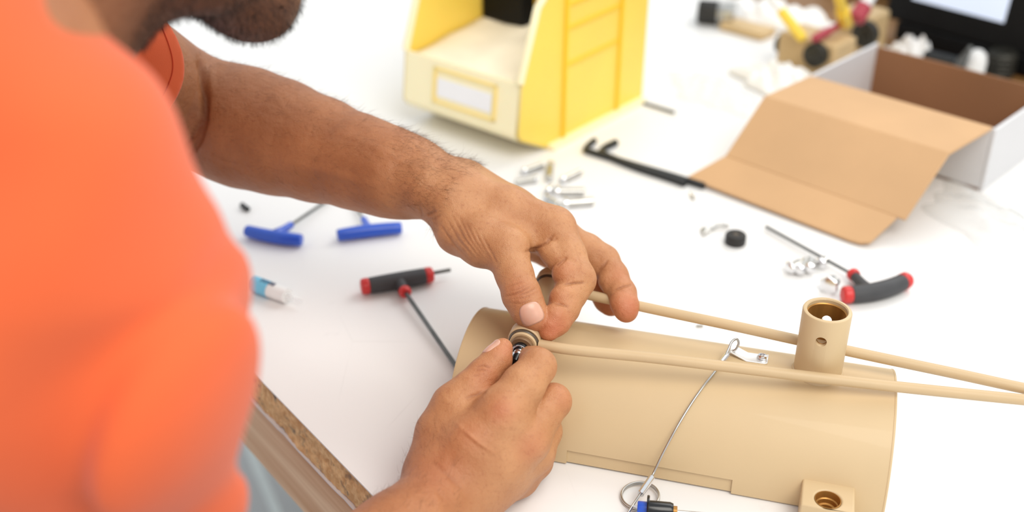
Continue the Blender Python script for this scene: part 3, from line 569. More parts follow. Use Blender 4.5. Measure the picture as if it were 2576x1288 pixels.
# ------------------------------------------------------------------ clutter at the back
def hump(name, label, cat, c, rx, ry, hz, mt, seed, ang=0, solid=.001, n=26):
    rn = random.Random(seed); ph = [rn.random()*6.3 for _ in range(8)]; q = MB(); P = []; c = V(c); ca, sa = cos(ang), sin(ang)
    for i in range(n+1):
        for j in range(n+1):
            x = -1+2*i/n; y = -1+2*j/n; rr = sqrt(x*x+y*y); k = 1/max(1, rr/max(abs(x), abs(y), 1e-6)); xx, yy = x*k, y*k; r2 = xx*xx+yy*yy
            edge = 1+.12*sin(5*atan2(yy, xx)+ph[0])+.08*sin(9*atan2(yy, xx)+ph[1])
            z = hz*max(0, 1-r2)**.7*(1+.35*sin(xx*9+ph[2])*sin(yy*8+ph[3])+.25*sin(xx*17+yy*11+ph[4]))+.0012
            px_, py_ = xx*rx*edge, yy*ry*edge; P.append(c+V(px_*ca-py_*sa, px_*sa+py_*ca, z))
    q.add(P, [[i*(n+1)+j, (i+1)*(n+1)+j, (i+1)*(n+1)+j+1, i*(n+1)+j+1] for i in range(n) for j in range(n)])
    return tag(q.build(name, M[mt], solid=solid, angle=80), label, cat)
hump('foam_wrap', 'crumpled white foam wrap between the tan blocks and the mailer box', 'packing', (0.3320,1.2739,0.0000), .07, .035, .022, 'bubble', 1, 2.3)
hump('plastic_bag', 'clear crumpled plastic bag left of the mailer box lid', 'plastic bag', (0.2406,1.2610,0.0000), .07, .04, .008, 'clear_bag', 2, 2.0)
hump('plastic_bag', 'clear crumpled plastic bag at the right photo edge before the box', 'plastic bag', (0.4589,0.9059,0.0000), .045, .10, .014, 'clear_bag', 3, .3)
hump('plastic_bag', 'white plastic bag lying behind the black-capped jar', 'plastic bag', (0.3722,1.5156,0.0000), .10, .035, .026, 'bubble', 4, 2.4)
q = MB(); q.box(V((0.3233,1.4803,0.0060)), (.070, .035, .011), ud); tag(q.build('tan_strip', M['block'], bevel=.002), 'flat tan bar lying beside the black-capped jar', 'bar')
jar = empty('capped_jar', V((0.2934,1.5639,0.0000)), 'small clear jar with a black cap lying on its side', 'jar')
ja = V((0.2609,1.5233,0.0170)); jd = (V((0.3108,1.5090,0.0170))-ja).normalized()
q = MB(); q.lathe(ja, jd, [(.0001, 0), (.015, 0), (.0165, .002), (.0165, .028), (.0001, .028)], 40); q.build('black_cap', M['black_rubber'], jar)
q = MB(); q.lathe(ja, jd, [(.0145, .028), (.0145, .031), (.0160, .033), (.0145, .035), (.016, .038), (.0155, .052), (.0001, .052)], 40); q.build('glass_body', M['steel'], jar)
# two tan blocks with knurled knobs
def tan_block(label, c, size, knobs, grp='tan machined blocks behind the mailer box'):
    c = V(c); rt = empty('machined_block', c, label, 'block', grp)
    q = MB(); q.box(c+V(0, 0, size[2]/2), size, ud); o = q.build('block_body', M['block'], rt, bevel=.004)
    for k, (a_, b_, z_, r_) in enumerate(knobs):
        kc = c+ud*a_+vd*b_+V(0, 0, z_); ax_ = (-vd if abs(b_) > abs(a_) else (ud if a_ > 0 else -ud))
        q = MB(); prof = [(.0001, 0), (r_*.8, 0), (r_, .002)]+[(r_, .012)]+[(r_*.85, .014), (.0001, .014)]; q.lathe(kc, ax_, prof, 24)
        kn = q.build('knurled_knob', M['knurl'], rt, angle=40)
    return c
tan_block('nearer tan machined block with a knurled knob, red and yellow tools on it', (0.3785,1.3281,0.0000), (.080, .052, .050), [(-.018, -.026, .036, .015), (.040, .0, .026, .012)])
tan_block('further tan machined block with a knurled knob', (0.4564,1.4074,0.0000), (.050, .05, .056), [(-.022, -.025, .036, .017)])
def marker(name, label, A, B, r, m1, m2=None, cat='tool', split=.5):
    A, B = V(A), V(B); rt = empty(name, V(A.x, A.y, A.z), label, cat)
    q = MB(); q.tube([A, A.lerp(B, .04), A.lerp(B, split)], [r*.7, r, r], 16); q.build('handle', M[m1], rt)
    q = MB(); q.tube([A.lerp(B, split), B], [r*.75, r*.75], 16); q.build('upper_part', M[m2 or m1], rt)
marker('marker_pen', 'yellow and white marker leaning against the nearer tan block', (0.3540,1.3007,0.0520), (0.3097,1.3534,0.1000), .0065, 'pencil', 'white_plastic', 'pen', .55)
marker('red_tool', 'red-handled tool lying across the nearer tan block', (0.3640,1.2920,0.0560), (0.4084,1.3368,0.0600), .0055, 'rose', 'rose')
marker('yellow_screwdriver', 'yellow-handled screwdriver standing between the two tan blocks', (0.4125,1.3337,0.0600), (0.3803,1.2857,0.1200), .0085, 'pencil', 'pencil', 'screwdriver', .4)
marker('red_screwdriver', 'red screwdriver with a pale tip on top of the further tan block', (0.4265,1.3431,0.0620), (0.4508,1.3701,0.0900), .0105, 'rose', 'white_plastic', 'screwdriver', .5)
# bits behind the box
q = MB(); q.lathe(V((0.6100,1.3225,0.0000)), (0, 0, 1), [(.0001, 0), (.017, 0), (.019, .003)]+[(.019 if k % 2 else .0178, .005+.003*k) for k in range(8)]+[(.016, .030), (.0001, .030)], 30); tag(q.build('knurled_cap', M['knurl'], angle=20), 'round dark knurled cap behind the mailer box', 'cap')
q = MB(); q.lathe(V((0.5702,1.3033,0.0000)), (0, 0, 1), [(.0001, 0), (.010, 0), (.012, .005), (.0125, .024), (.0105, .033), (.005, .038), (.0001, .039)], 30); tag(q.build('plastic_plug', M['white_plastic'], angle=60), 'rounded white plastic plug left of the dark knurled cap', 'plug')
q = MB(); q.box(V((0.5403,1.3297,0.0120)), (.050, .014, .022), ud); tag(q.build('dark_clip', M['black_steel'], bevel=.003), 'flat black metal piece behind the box, left of the white plug', 'clip')
q = MB(); q.tube([V((0.5537,1.3154,0.0100)), V((0.5488,1.2778,0.0500))], [.008, .003], 8); tag(q.build('grey_punch', M['steel_dark']), 'pointed grey steel punch leaning behind the mailer box', 'punch')
hump('white_cloth', 'white folded cloth behind the left corner of the mailer box', 'cloth', (0.5175,1.3712,0.0000), .035, .014, .024, 'bubble', 6, 2.3)
# monitor on the brown desk
mo = V((0.5928,1.4043,0.0000)); mon = empty('desk_monitor', V(mo.x, mo.y, -.002), 'black monitor with a pale lit screen on the brown desk', 'monitor')
ma, mb_ = V((0.5052,1.4718,0.0300)), V((0.6670,1.2779,0.0300)); mx_ = (mb_-ma).normalized(); my_ = Vector((0, 0, 1)).cross(mx_).normalized(); tilt = (Vector((0, 0, 1))+my_*.12).normalized()
def mp_(s, z, d=0): return ma+mx_*s+tilt*z+mx_.cross(tilt)*d
LM = (mb_-ma).length
q = MB(); q.prism([mp_(0, -.005), mp_(LM, -.005), mp_(LM, .26), mp_(0, .26)], mx_.cross(tilt)*-.03); q.build('casing', M['black_plastic'], mon, bevel=.004)
s_a, s_b = V((0.5610,1.5000,0.0300)), V((0.6463,1.4247,0.0300))
q = MB(); q.prism([mp_(.035, .028, .0005), mp_(.165, .028, .0005), mp_(.165, .22, .0005), mp_(.035, .22, .0005)], mx_.cross(tilt)*.0006); q.build('lit_screen', M['screen'], mon, smooth=False)
q = MB(); q.prism([mp_(.02, -.005, 0), mp_(LM-.02, -.005, 0), mp_(LM-.02, -.005, -.06), mp_(.02, -.005, -.06)], (0, 0, -.024)); q.build('foot', M['black_plastic'], mon, bevel=.003)
q = MB(); c = V((0.5225,1.6267,0.0000)); q.box(c+vd*.10+V(0, 0, .05), (.20, .10, .11), ud); tag(q.build('equipment_case', M['black_plastic'], bevel=.006), 'black equipment case standing left of the monitor', 'case')

# ------------------------------------------------------------------ smooth-union field of tapered limbs, meshed by surface nets
class Field:
    def __init__(s): s.g = []; s.grooves = []
    def chain(s, pts, k=.004, base=False):
        """pts = [(xyz, radius), ...]"""
        g = []
        for (p, r), (q, r2) in zip(pts[:-1], pts[1:]): g.append((np.array(p, float), np.array(q, float), r, r2))
        if len(pts) == 1: g.append((np.array(pts[0][0], float), np.array(pts[0][0], float)+1e-5, pts[0][1], pts[0][1]))
        s.g.append([base, k, g]); return s
    def groove(s, pts, depth, width, view):
        s.grooves.append((np.array([list(p) for p in pts], float), depth, width, np.array(view, float)/np.linalg.norm(view)))
    @staticmethod
    def cap(P, c):
        a, b, ra, rb = c; ab = b-a; t = np.clip(((P-a)@ab)/(ab@ab), 0, 1); d = P-a-t[:, None]*ab
        return np.sqrt((d*d).sum(1))-(ra+(rb-ra)*t)
    @staticmethod
    def smin(a, b, k): h = np.maximum(k-np.abs(a-b), 0)/k; return np.minimum(a, b)-h*h*k*.25
    def cull(s, c, rad):
        out = []; P = c[None]
        for base, k, g in s.g:
            gg = [x for x in g if s.cap(P, x)[0] < rad+.03]
            if gg: out.append((base, k, gg))
        gr = [x for x in s.grooves if np.sqrt(((x[0]-c)**2).sum(1)).min() < rad+.035]
        return out, gr
    def ev(s, P, sel, grooves=True):
        sel, gr = sel; base = None; fing = []
        for b, k, g in sel:
            d = None
            for x in g: e = s.cap(P, x); d = e if d is None else s.smin(d, e, min(k, .006))
            if b: base = d if base is None else s.smin(base, d, k)
            else: fing.append((d, k))
        if base is None: base = np.full(len(P), .2)
        d = base
        if fing:
            F_ = fing[0][0]
            for f, k in fing[1:]: F_ = s.smin(F_, f, .0012)
            d = s.smin(F_, base, .007)
        if grooves and gr:
            d = d+s.gdisp(P, gr)
        return d
    def gdisp(s, P, gr):
        out = np.zeros(len(P))
        for pts, dep, wd, vw in gr:
            Q = P-np.outer(P@vw, vw); best = np.full(len(P), 1e9); al = np.zeros(len(P)); par = np.zeros(len(P))
            q = pts-np.outer(pts@vw, vw)
            for i in range(len(pts)-1):
                ab = q[i+1]-q[i]; t = np.clip(((Q-q[i])@ab)/(ab@ab+1e-12), 0, 1); dd = Q-q[i]-t[:, None]*ab; e = (dd*dd).sum(1)
                m = e < best; best[m] = e[m]; z = (pts[i]@vw)*(1-t)+(pts[i+1]@vw)*t; al[m] = (P@vw-z)[m]; par[m] = (i+t[m])/(len(pts)-1)
            n_ = len(pts)
            out += dep*np.sqrt(np.maximum(np.sin(pi*np.clip(par, 0, 1)), .02))*np.exp(-best/(wd*wd))*np.exp(-(al/.011)**4)
        return out
def mesh_field(fd, h, extra=None, n=16):
    """extra(P, d) may reshape the field (shells, cuts)"""
    lo = np.full(3, 1e9); hi = -lo
    for b, k, g in fd.g:
        for a, c, ra, rb in g:
            r = max(ra, rb)+.012; lo = np.minimum(lo, np.minimum(a, c)-r); hi = np.maximum(hi, np.maximum(a, c)+r)
    B = h*n; nb = np.ceil((hi-lo)/B).astype(int)+1
    act = np.zeros(nb, bool); pad = B*.87+.012
    for b, k, g in fd.g:
        for x in g:
            r = max(x[2], x[3])+pad; i0 = np.maximum(0, ((np.minimum(x[0], x[1])-r-lo)/B).astype(int)); i1 = np.minimum(nb-1, ((np.maximum(x[0], x[1])+r-lo)/B).astype(int))
            I = np.stack(np.meshgrid(*[np.arange(i0[k_], i1[k_]+1) for k_ in range(3)], indexing='ij'), -1).reshape(-1, 3)
            c = lo+(I+.5)*B; d = fd.cap(c, x); I = I[(d < pad)]; act[I[:, 0], I[:, 1], I[:, 2]] = True
    blocks = np.argwhere(act); S = nb*n+2; ar = np.arange(n+1); gx = np.stack(np.meshgrid(ar, ar, ar, indexing='ij'), -1).reshape(-1, 3)
    ids = []; pos = []; quads = []; sels = {}
    key = lambda I: (I[..., 0]*S[1]+I[..., 1])*S[2]+I[..., 2]
    for bi in blocks:
        c = lo+(bi+.5)*B; sel = fd.cull(c, B*.87)
        d0 = fd.ev(c[None], (sel[0], []))[0]
        if extra is None and abs(d0) > B*.87+.012: continue
        P = lo+(bi*n+gx)*h; d = fd.ev(P, (sel[0], []))
        if extra is not None: d = extra(P, d)
        if d.min() > 0 or d.max() < 0: continue
        d = d.reshape(n+1, n+1, n+1); ins = d < 0
        cs = ins[:-1, :-1, :-1].astype(int)
        for a_ in (0, 1):
            for b_ in (0, 1):
                for c_ in (0, 1):
                    if a_+b_+c_: cs = cs+ins[a_:n+a_, b_:n+b_, c_:n+c_]
        cells = np.argwhere((cs > 0) & (cs < 8)); x, y, z = cells.T; acc = np.zeros((len(cells), 3)); cnt = np.zeros(len(cells))
        cor = [(a_, b_, c_) for a_ in (0, 1) for b_ in (0, 1) for c_ in (0, 1)]
        for p in cor:
            for ax in range(3):
                if p[ax] == 0:
                    q = list(p); q[ax] = 1
                    v0 = d[x+p[0], y+p[1], z+p[2]]; v1 = d[x+q[0], y+q[1], z+q[2]]; m = (v0 < 0) != (v1 < 0)
                    t = np.where(m, v0/np.where(v0 == v1, 1, v0-v1), 0); pp = np.tile(np.array(p, float), (len(cells), 1)); pp[:, ax] += t
                    acc[m] += pp[m]; cnt[m] += 1
        G0 = bi*n; ids.append(key(cells+G0)); pos.append(lo+(cells+G0+acc/cnt[:, None])*h)
        sels[len(ids)-1] = sel
        for ax in range(3):
            sl0 = [slice(0, n)]*3; sl1 = [slice(0, n)]*3; sl1[ax] = slice(1, n+1)
            e = ins[tuple(sl0)] != ins[tuple(sl1)]; I = np.argwhere(e)
            if not len(I): continue
            flip = ins[tuple(sl0)][e]; I = I+G0; u = (ax+1) % 3; v = (ax+2) % 3; eu = np.zeros(3, int); eu[u] = 1; ev = np.zeros(3, int); ev[v] = 1
            Q = np.stack([key(I-eu-ev), key(I-ev), key(I), key(I-eu)], 1); Q[~flip] = Q[~flip][:, ::-1]; quads.append(Q)
    bid = np.concatenate([np.full(len(i), k) for k, i in enumerate(ids)]); ids = np.concatenate(ids); pos = np.concatenate(pos); quads = np.concatenate(quads)
    o = np.argsort(ids); sid = ids[o]; qi = np.searchsorted(sid, quads); qi = np.minimum(qi, len(sid)-1); ok = (sid[qi] == quads).all(1)
    print('dropped', (~ok).sum(), 'of', len(ok))
    quads = qi[ok]; pos = pos[o]; bid = bid[o]; return pos, quads, bid, sels
def newton(fd, P, bid, sels, grooves=True, it=1, eps=2e-4):
    T = np.array([[1, -1, -1], [-1, -1, 1], [-1, 1, -1], [1, 1, 1]], float); Nn = np.zeros_like(P)
    order = np.argsort(bid, kind='stable'); sb = bid[order]; cut_ = np.flatnonzero(np.diff(sb))+1
    for idx in np.split(order, cut_):
        sel = sels[bid[idx[0]]]; p = P[idx]
        for _ in range(it):
            g = sum(T[k]*fd.ev(p+T[k]*eps, (sel[0], []))[:, None] for k in range(4)); g /= np.linalg.norm(g, axis=1)[:, None]+1e-9
            p = p-g*np.clip(fd.ev(p, (sel[0], [])), -.002, .002)[:, None]
        Nn[idx] = g
        if grooves and sel[1]: 
            p = p-g*fd.gdisp(p, sel[1])[:, None]
        P[idx] = p
    return P, Nn
def refine(P, Q, bid, mask):
    """split the quads in mask into four; neighbours become n-gons"""
    S_ = Q[mask]; e = np.concatenate([S_[:, [0, 1]], S_[:, [1, 2]], S_[:, [2, 3]], S_[:, [3, 0]]]); es = np.sort(e, 1); K = len(P)
    code = es[:, 0].astype(np.int64)*K+es[:, 1]; uq, inv = np.unique(code, return_inverse=True); a = uq//K; b = uq % K
    mid = (P[a]+P[b])/2; cen = P[S_].mean(1); n0 = K; n1 = K+len(uq); m = len(S_)
    i0, i1, i2, i3 = [n0+inv[k*m:(k+1)*m] for k in range(4)]; c = n1+np.arange(m)
    NQ = np.concatenate([np.stack([S_[:, 0], i0, c, i3], 1), np.stack([i0, S_[:, 1], i1, c], 1), np.stack([c, i1, S_[:, 2], i2], 1), np.stack([i3, c, i2, S_[:, 3]], 1)])
    rest = Q[~mask]; ng = []; keep = np.ones(len(rest), bool)
    rc_ = np.sort(np.stack([rest, np.roll(rest, -1, 1)], -1), -1); rcode = rc_[..., 0].astype(np.int64)*K+rc_[..., 1]
    pi_ = np.minimum(np.searchsorted(uq, rcode), len(uq)-1); hit = uq[pi_] == rcode
    for r in np.flatnonzero(hit.any(1)):
        keep[r] = False; f = []
        for k in range(4):
            f.append(int(rest[r, k]))
            if hit[r, k]: f.append(int(n0+pi_[r, k]))
        ng.append(f)
    P2 = np.concatenate([P, mid, cen]); b2 = np.concatenate([bid, bid[a], bid[S_[:, 0]]]); return P2, np.concatenate([rest[keep], NQ]), ng, b2
def mesh_obj(name, P, Q, ngons, mt, parent=None, loc=(0, 0, 0), attrs=None):
    o0 = np.array(origin(parent)) if parent else np.array(loc, float); me = bpy.data.meshes.new(name)
    nq = len(Q); ln = [len(f) for f in ngons]; tot = nq*4+sum(ln)
    me.vertices.add(len(P)); me.vertices.foreach_set('co', (P-o0).astype(np.float32).ravel())
    me.loops.add(tot); vi = np.concatenate([Q.ravel()]+[np.array(f) for f in ngons]) if ngons else Q.ravel(); me.loops.foreach_set('vertex_index', vi.astype(np.int32))
    me.polygons.add(nq+len(ngons)); st = np.concatenate([np.arange(nq)*4, nq*4+np.concatenate([[0], np.cumsum(ln)[:-1]])]) if ngons else np.arange(nq)*4
    me.polygons.foreach_set('loop_start', st.astype(np.int32)); me.update(calc_edges=True); me.validate()
    me.polygons.foreach_set('use_smooth', [True]*len(me.polygons))
    for k, v in (attrs or {}).items():
        if len(me.vertices) == len(v): a = me.attributes.new(k, 'FLOAT', 'POINT'); a.data.foreach_set('value', v.astype(np.float32))
    me.materials.append(mt); o = bpy.data.objects.new(name, me); col.objects.link(o); o.parent = parent
    if parent is None: o.location = loc
    return o
def trace(fd, p, d, sel, far=.06):
    p = np.array(p, float); d = np.array(d, float)/np.linalg.norm(d); t = 0
    for _ in range(60):
        e = fd.ev((p+d*t)[None], sel)[0]; t += e*.8
        if abs(e) < 2e-5 or t > far: break
    return p+d*t

# ------------------------------------------------------------------ the person
LEL, LSH = (-0.2448,0.8097,0.1624), (-0.3625,0.6699,0.3402)
REL, RSH = (-0.1624,0.3449,0.0373), (-0.1952,0.3579,0.3598)
chin = (-0.1439,0.6051,0.3081)
bd = Field()
# left arm: upper arm, forearm
bd.chain([((-0.3625,0.6699,0.3402), .052), ((-0.3102,0.7463,0.2527), .046), ((-0.2558,0.8034,0.1716), .0425), ((-0.2479,0.8108,0.1603), .0405)], .008, True)
bd.chain([((-0.2429,0.8097,0.1584), .0405), ((-0.2257,0.8043,0.1570), .0450), ((-0.2056,0.7961,0.1548), .0462), ((-0.1795,0.7861,0.1516), .0440), ((-0.1473,0.7722,0.1475), .0395), ((-0.1150,0.7538,0.1456), .0350), ((-0.0838,0.7355,0.1439), .0290)], .008, True)
bd.chain([((-0.0882,0.7362,0.1452), .0280), ((-0.0660,0.7291,0.1429), .0235), ((-0.0483,0.7210,0.1388), .0225), ((-0.0394,0.7141,0.1369), .0205)], .02, True)
bd.chain([((-0.0587,0.7080,0.1463), .0180), ((-0.0457,0.7000,0.1425), .0155)], .012, True)
# left palm
bd.chain([((-0.0363,0.7101,0.1399), .0205), ((-0.0051,0.6997,0.1319), .0180), ((0.0280,0.6896,0.1245), .0152)], .012, True)
bd.chain([((-0.0329,0.7314,0.1369), .0180), ((0.0006,0.7200,0.1231), .0160), ((0.0347,0.7090,0.1080), .0145)], .012, True)
bd.chain([((-0.0337,0.7482,0.1259), .0165), ((0.0306,0.7323,0.0883), .0135)], .012, True)
bd.chain([((-0.0419,0.7586,0.1139), .0160), ((0.0037,0.7515,0.0817), .0140)], .012, True)
bd.chain([((-0.0454,0.7033,0.1281), .0130), ((-0.0359,0.6895,0.1243), .0182), ((-0.0193,0.6721,0.1240), .0178), ((-0.0035,0.6621,0.1228), .0148)], .012, True)
bd.chain([((-0.0439,0.7301,0.1045), .0120), ((-0.0182,0.7057,0.1023), .0120)], .012, True)
bd.chain([((0.0000,0.6762,0.1211), .0065), ((0.0173,0.6831,0.1192), .0075)], .012, True)
# left thumb and fingers
bd.chain([((-0.0049,0.6624,0.1232), .0145), ((0.0016,0.6451,0.1133), .0124), ((0.0064,0.6322,0.1049), .0126), ((0.0109,0.6240,0.0988), .0114), ((0.0148,0.6197,0.0953), .0093)], .004)
bd.chain([((0.0302,0.6882,0.1240), .0150), ((0.0380,0.6688,0.1145), .0130), ((0.0444,0.6519,0.1051), .0124)], .004)
bd.g[-1][2] += [(np.array(a), np.array(b), r, s) for a, r, b, s in (((0.0446,0.6519,0.1051), .0126, (0.0400,0.6433,0.1002), .0112), ((0.0400,0.6433,0.1002), .0112, (0.0348,0.6318,0.0944), .0103), ((0.0348,0.6318,0.0944), .0102, (0.0295,0.6225,0.0903), .0093), ((0.0295,0.6225,0.0903), .0093, (0.0246,0.6160,0.0870), .0070))]
bd.chain([((0.0389,0.6977,0.1084), .0135), ((0.0538,0.7000,0.1005), .0120), ((0.0661,0.6954,0.0945), .0112), ((0.0725,0.6822,0.0897), .0101), ((0.0778,0.6675,0.0841), .0096), ((0.0792,0.6563,0.0807), .0090), ((0.0797,0.6518,0.0789), .0076)], .004)
bd.chain([((0.0364,0.7282,0.0913), .0130), ((0.0545,0.7233,0.0769), .0112), ((0.0625,0.7040,0.0694), .0100), ((0.0699,0.6897,0.0645), .0092), ((0.0725,0.6852,0.0629), .0080)], .004)
bd.chain([((0.0037,0.7498,0.0827), .0130), ((0.0299,0.7471,0.0701), .0105), ((0.0431,0.7345,0.0721), .0092), ((0.0453,0.7178,0.0732), .0085)], .004)
bd.chain([((0.0286,0.6682,0.1174), .0100), ((0.0318,0.6646,0.1150), .0098)], .003)
bd.chain([((0.0368,0.6505,0.1107), .0098), ((0.0384,0.6497,0.1093), .0096)], .003)
bd.chain([((0.0354,0.6361,0.1018), .0090), ((0.0337,0.6345,0.1009), .0088)], .003)
bd.chain([((0.0286,0.6216,0.0947), .0088), ((0.0254,0.6184,0.0911), .0080)], .003)
bd.chain([((0.0693,0.6771,0.0888), .0082), ((0.0711,0.6737,0.0869), .0080)], .003)
bd.chain([((0.0766,0.6568,0.0836), .0086), ((0.0781,0.6532,0.0813), .0080)], .003)
bd.chain([((0.0608,0.6931,0.0945), .0098), ((0.0630,0.6911,0.0930), .0094)], .003)
# right arm and palm
bd.chain([((-0.1952,0.3579,0.3598), .048), ((-0.1794,0.3527,0.2510), .043), ((-0.1624,0.3449,0.0373), .038)], .01, True)
bd.chain([((-0.1624,0.3449,0.0373), .038), ((-0.1145,0.4078,0.0363), .040), ((-0.0640,0.4747,0.0323), .0315), ((-0.0432,0.5139,0.0300), .0258)], .01, True)
bd.chain([((-0.0365,0.5204,0.0214), .0235), ((-0.0256,0.5298,0.0276), .0225)], .012, True)
bd.chain([((-0.0418,0.5275,0.0377), .0220), ((-0.0235,0.5342,0.0573), .0195), ((-0.0063,0.5424,0.0755), .0158)], .012, True)
bd.chain([((-0.0304,0.5286,0.0316), .0220), ((-0.0099,0.5342,0.0453), .0190), ((0.0074,0.5409,0.0568), .0156)], .012, True)
bd.chain([((-0.0255,0.5325,0.0223), .0195), ((-0.0040,0.5426,0.0298), .0168), ((0.0101,0.5520,0.0361), .0142)], .012, True)
bd.chain([((-0.0259,0.5406,0.0123), .0178), ((-0.0005,0.5546,0.0166), .0142)], .012, True)
bd.chain([((-0.0479,0.5354,0.0373), .0175), ((-0.0430,0.5502,0.0530), .0170), ((-0.0351,0.5601,0.0661), .0150)], .012, True)
bd.chain([((-0.0312,0.5659,0.0602), .0110), ((-0.0120,0.5567,0.0643), .0105)], .012, True)
# right thumb and fingers
bd.chain([((-0.0351,0.5603,0.0665), .0148), ((-0.0256,0.5677,0.0753), .0115), ((-0.0177,0.5753,0.0805), .0105), ((-0.0097,0.5841,0.0857), .0093), ((-0.0061,0.5904,0.0906), .0066)], .004)
bd.chain([((-0.0044,0.5447,0.0755), .0154), ((0.0069,0.5574,0.0854), .0132), ((0.0162,0.5698,0.0910), .0112), ((0.0148,0.5858,0.0827), .0098), ((0.0112,0.5994,0.0742), .0090), ((0.0079,0.6046,0.0712), .0076)], .004)
bd.chain([((0.0089,0.5432,0.0568), .0148), ((0.0180,0.5557,0.0625), .0122), ((0.0263,0.5669,0.0659), .0110), ((0.0245,0.5850,0.0533), .0098), ((0.0165,0.5992,0.0478), .0085)], .004)
bd.chain([((0.0137,0.5525,0.0370), .0140), ((0.0201,0.5684,0.0405), .0118), ((0.0196,0.5846,0.0325), .0100), ((0.0126,0.5938,0.0285), .0088)], .004)
bd.chain([((0.0044,0.5542,0.0160), .0140), ((0.0150,0.5688,0.0152), .0115), ((0.0126,0.5831,0.0099), .0095)], .004)
# shoulders, chest, neck
bd.chain([((-0.3625,0.6699,0.3402), .055), (-.29, .50, .34), ((-0.1952,0.3579,0.3598), .05)] if False else [((-0.3625,0.6699,0.3402), .055), ((-.30, .50, .33), .09), ((-0.1952,0.3579,0.3598), .052)], .03, True)
bd.chain([((-.30, .50, .33), .085), ((-.25, .53, .40), .055), ((-0.2307,0.5298,0.3376), .050), ((-0.2004,0.5582,0.3669), .050), ((-.165, .585, .42), .06)], .012, True)
# head: skull, jaws, chin, nose, lips, ears
HF = np.array([.69, .44, -.57]); HF /= np.linalg.norm(HF); HU = np.array([.48, .31, .82]); HU /= np.linalg.norm(HU); HS = np.cross(HF, HU); CH = np.array(chin)
hd = lambda f, u, s: tuple(CH+HF*f+HU*u+HS*s)
bd.chain([(hd(-.105, .135, 0), .082), (hd(-.055, .14, 0), .076)], .03, True)
bd.chain([(hd(-.035, .07, 0), .050), (hd(-.02, .11, 0), .052)], .03, True)
bd.chain([(hd(-.012, .006, .0), .0175), (hd(-.045, .010, .034), .017), (hd(-.085, .032, .050), .016)], .025, True)
bd.chain([(hd(-.012, .006, .0), .0175), (hd(-.045, .010, -.034), .017), (hd(-.085, .032, -.050), .016)], .025, True)
bd.chain([(hd(-.014, .022, 0), .026), (hd(-.05, .035, 0), .040), (hd(-.09, .05, 0), .045)], .02, True)
bd.chain([(hd(.004, .004, 0), .014)], .02, True)
bd.chain([(hd(.012, .104, 0), .007), (hd(.034, .066, 0), .010)], .012, True)
bd.chain([(hd(.022, .063, .011), .006), (hd(.022, .063, -.011), .006)], .008, True)
bd.chain([(hd(.012, .040, .016), .0055), (hd(.019, .041, 0), .006), (hd(.012, .040, -.016), .0055)], .006, True)
bd.chain([(hd(.011, .030, .015), .0055), (hd(.017, .029, 0), .006), (hd(.011, .030, -.015), .0055)], .006, True)
bd.chain([(hd(.012, .118, .045), .008), (hd(.022, .118, 0), .009), (hd(.012, .118, -.045), .008)], .015, True)
for sgn in (-1, 1):
    bd.chain([(hd(-.085, .13, sgn*.080), .007), (hd(-.092, .115, sgn*.084), .007), (hd(-.082, .085, sgn*.078), .006), (hd(-.075, .10, sgn*.078), .005)], .006, True)
VW = (0.0043,0.8560,-0.0173); VW = (VW[0], VW[1], VW[2]-.5)
def gv(pts, dep, wd):
    """lay a crease (or a vein, when dep < 0) on the nearest skin in front of the given points"""
    out = []
    for p in pts:
        p = np.array(p, float); dr = p-np.array((0, 0, .5)); dr /= np.linalg.norm(dr); sel = bd.cull(p, .05); out.append(trace(bd, p-dr*.05, dr, (sel[0], []), .12))
    d_ = np.mean(out, 0)-np.array((0, 0, .5)); bd.groove(out, dep, wd, d_)
# upper thumb knuckle
gv([(-0.0052,0.6256,0.1136), (0.0010,0.6254,0.1172), (0.0079,0.6264,0.1190)], .0005, .0007)
gv([(-0.0047,0.6230,0.1091), (0.0010,0.6213,0.1120), (0.0060,0.6214,0.1144), (0.0123,0.6247,0.1160)], .0009, .0008)
gv([(0.0031,0.6207,0.1111), (0.0094,0.6218,0.1129), (0.0163,0.6259,0.1141)], .0007, .0007)
gv([(-0.0021,0.6194,0.1067), (0.0050,0.6166,0.1079), (0.0136,0.6196,0.1091)], .0005, .0007)
gv([(0.0005,0.6317,0.1182), (0.0071,0.6325,0.1196)], .0004, .0007)
gv([(-0.0016,0.6240,0.1128), (0.0044,0.6231,0.1152), (0.0110,0.6255,0.1174)], .0005, .0006)
gv([(0.0005,0.6198,0.1095), (0.0078,0.6185,0.1113), (0.0149,0.6225,0.1122)], .0006, .0006)
gv([(0.0240,0.6749,0.1250), (0.0286,0.6723,0.1245), (0.0314,0.6729,0.1255)], .0006, .0008)
gv([(0.0415,0.6677,0.1265), (0.0445,0.6587,0.1209), (0.0472,0.6549,0.1144)], .0003, .0008)
# index finger
gv([(0.0343,0.6397,0.1081), (0.0406,0.6387,0.1103), (0.0488,0.6405,0.1095)], .0016, .0010)
gv([(0.0276,0.6266,0.1012), (0.0322,0.6249,0.1023), (0.0371,0.6256,0.0996)], .0011, .0009)
gv([(0.0296,0.6545,0.1137), (0.0330,0.6541,0.1170), (0.0374,0.6560,0.1203)], .0015, .0010)
gv([(0.0087,0.6639,0.1199), (0.0156,0.6666,0.1205), (0.0239,0.6698,0.1241), (0.0292,0.6745,0.1283)], .0016, .0011)
gv([(0.0101,0.6629,0.1182), (0.0142,0.6617,0.1161)], .0010, .0010)
# middle finger
gv([(0.0611,0.6837,0.0922), (0.0643,0.6829,0.0969), (0.0688,0.6855,0.1013)], .0013, .0010)
gv([(0.0703,0.6614,0.0896), (0.0768,0.6612,0.0933), (0.0839,0.6638,0.0937)], .0013, .0009)
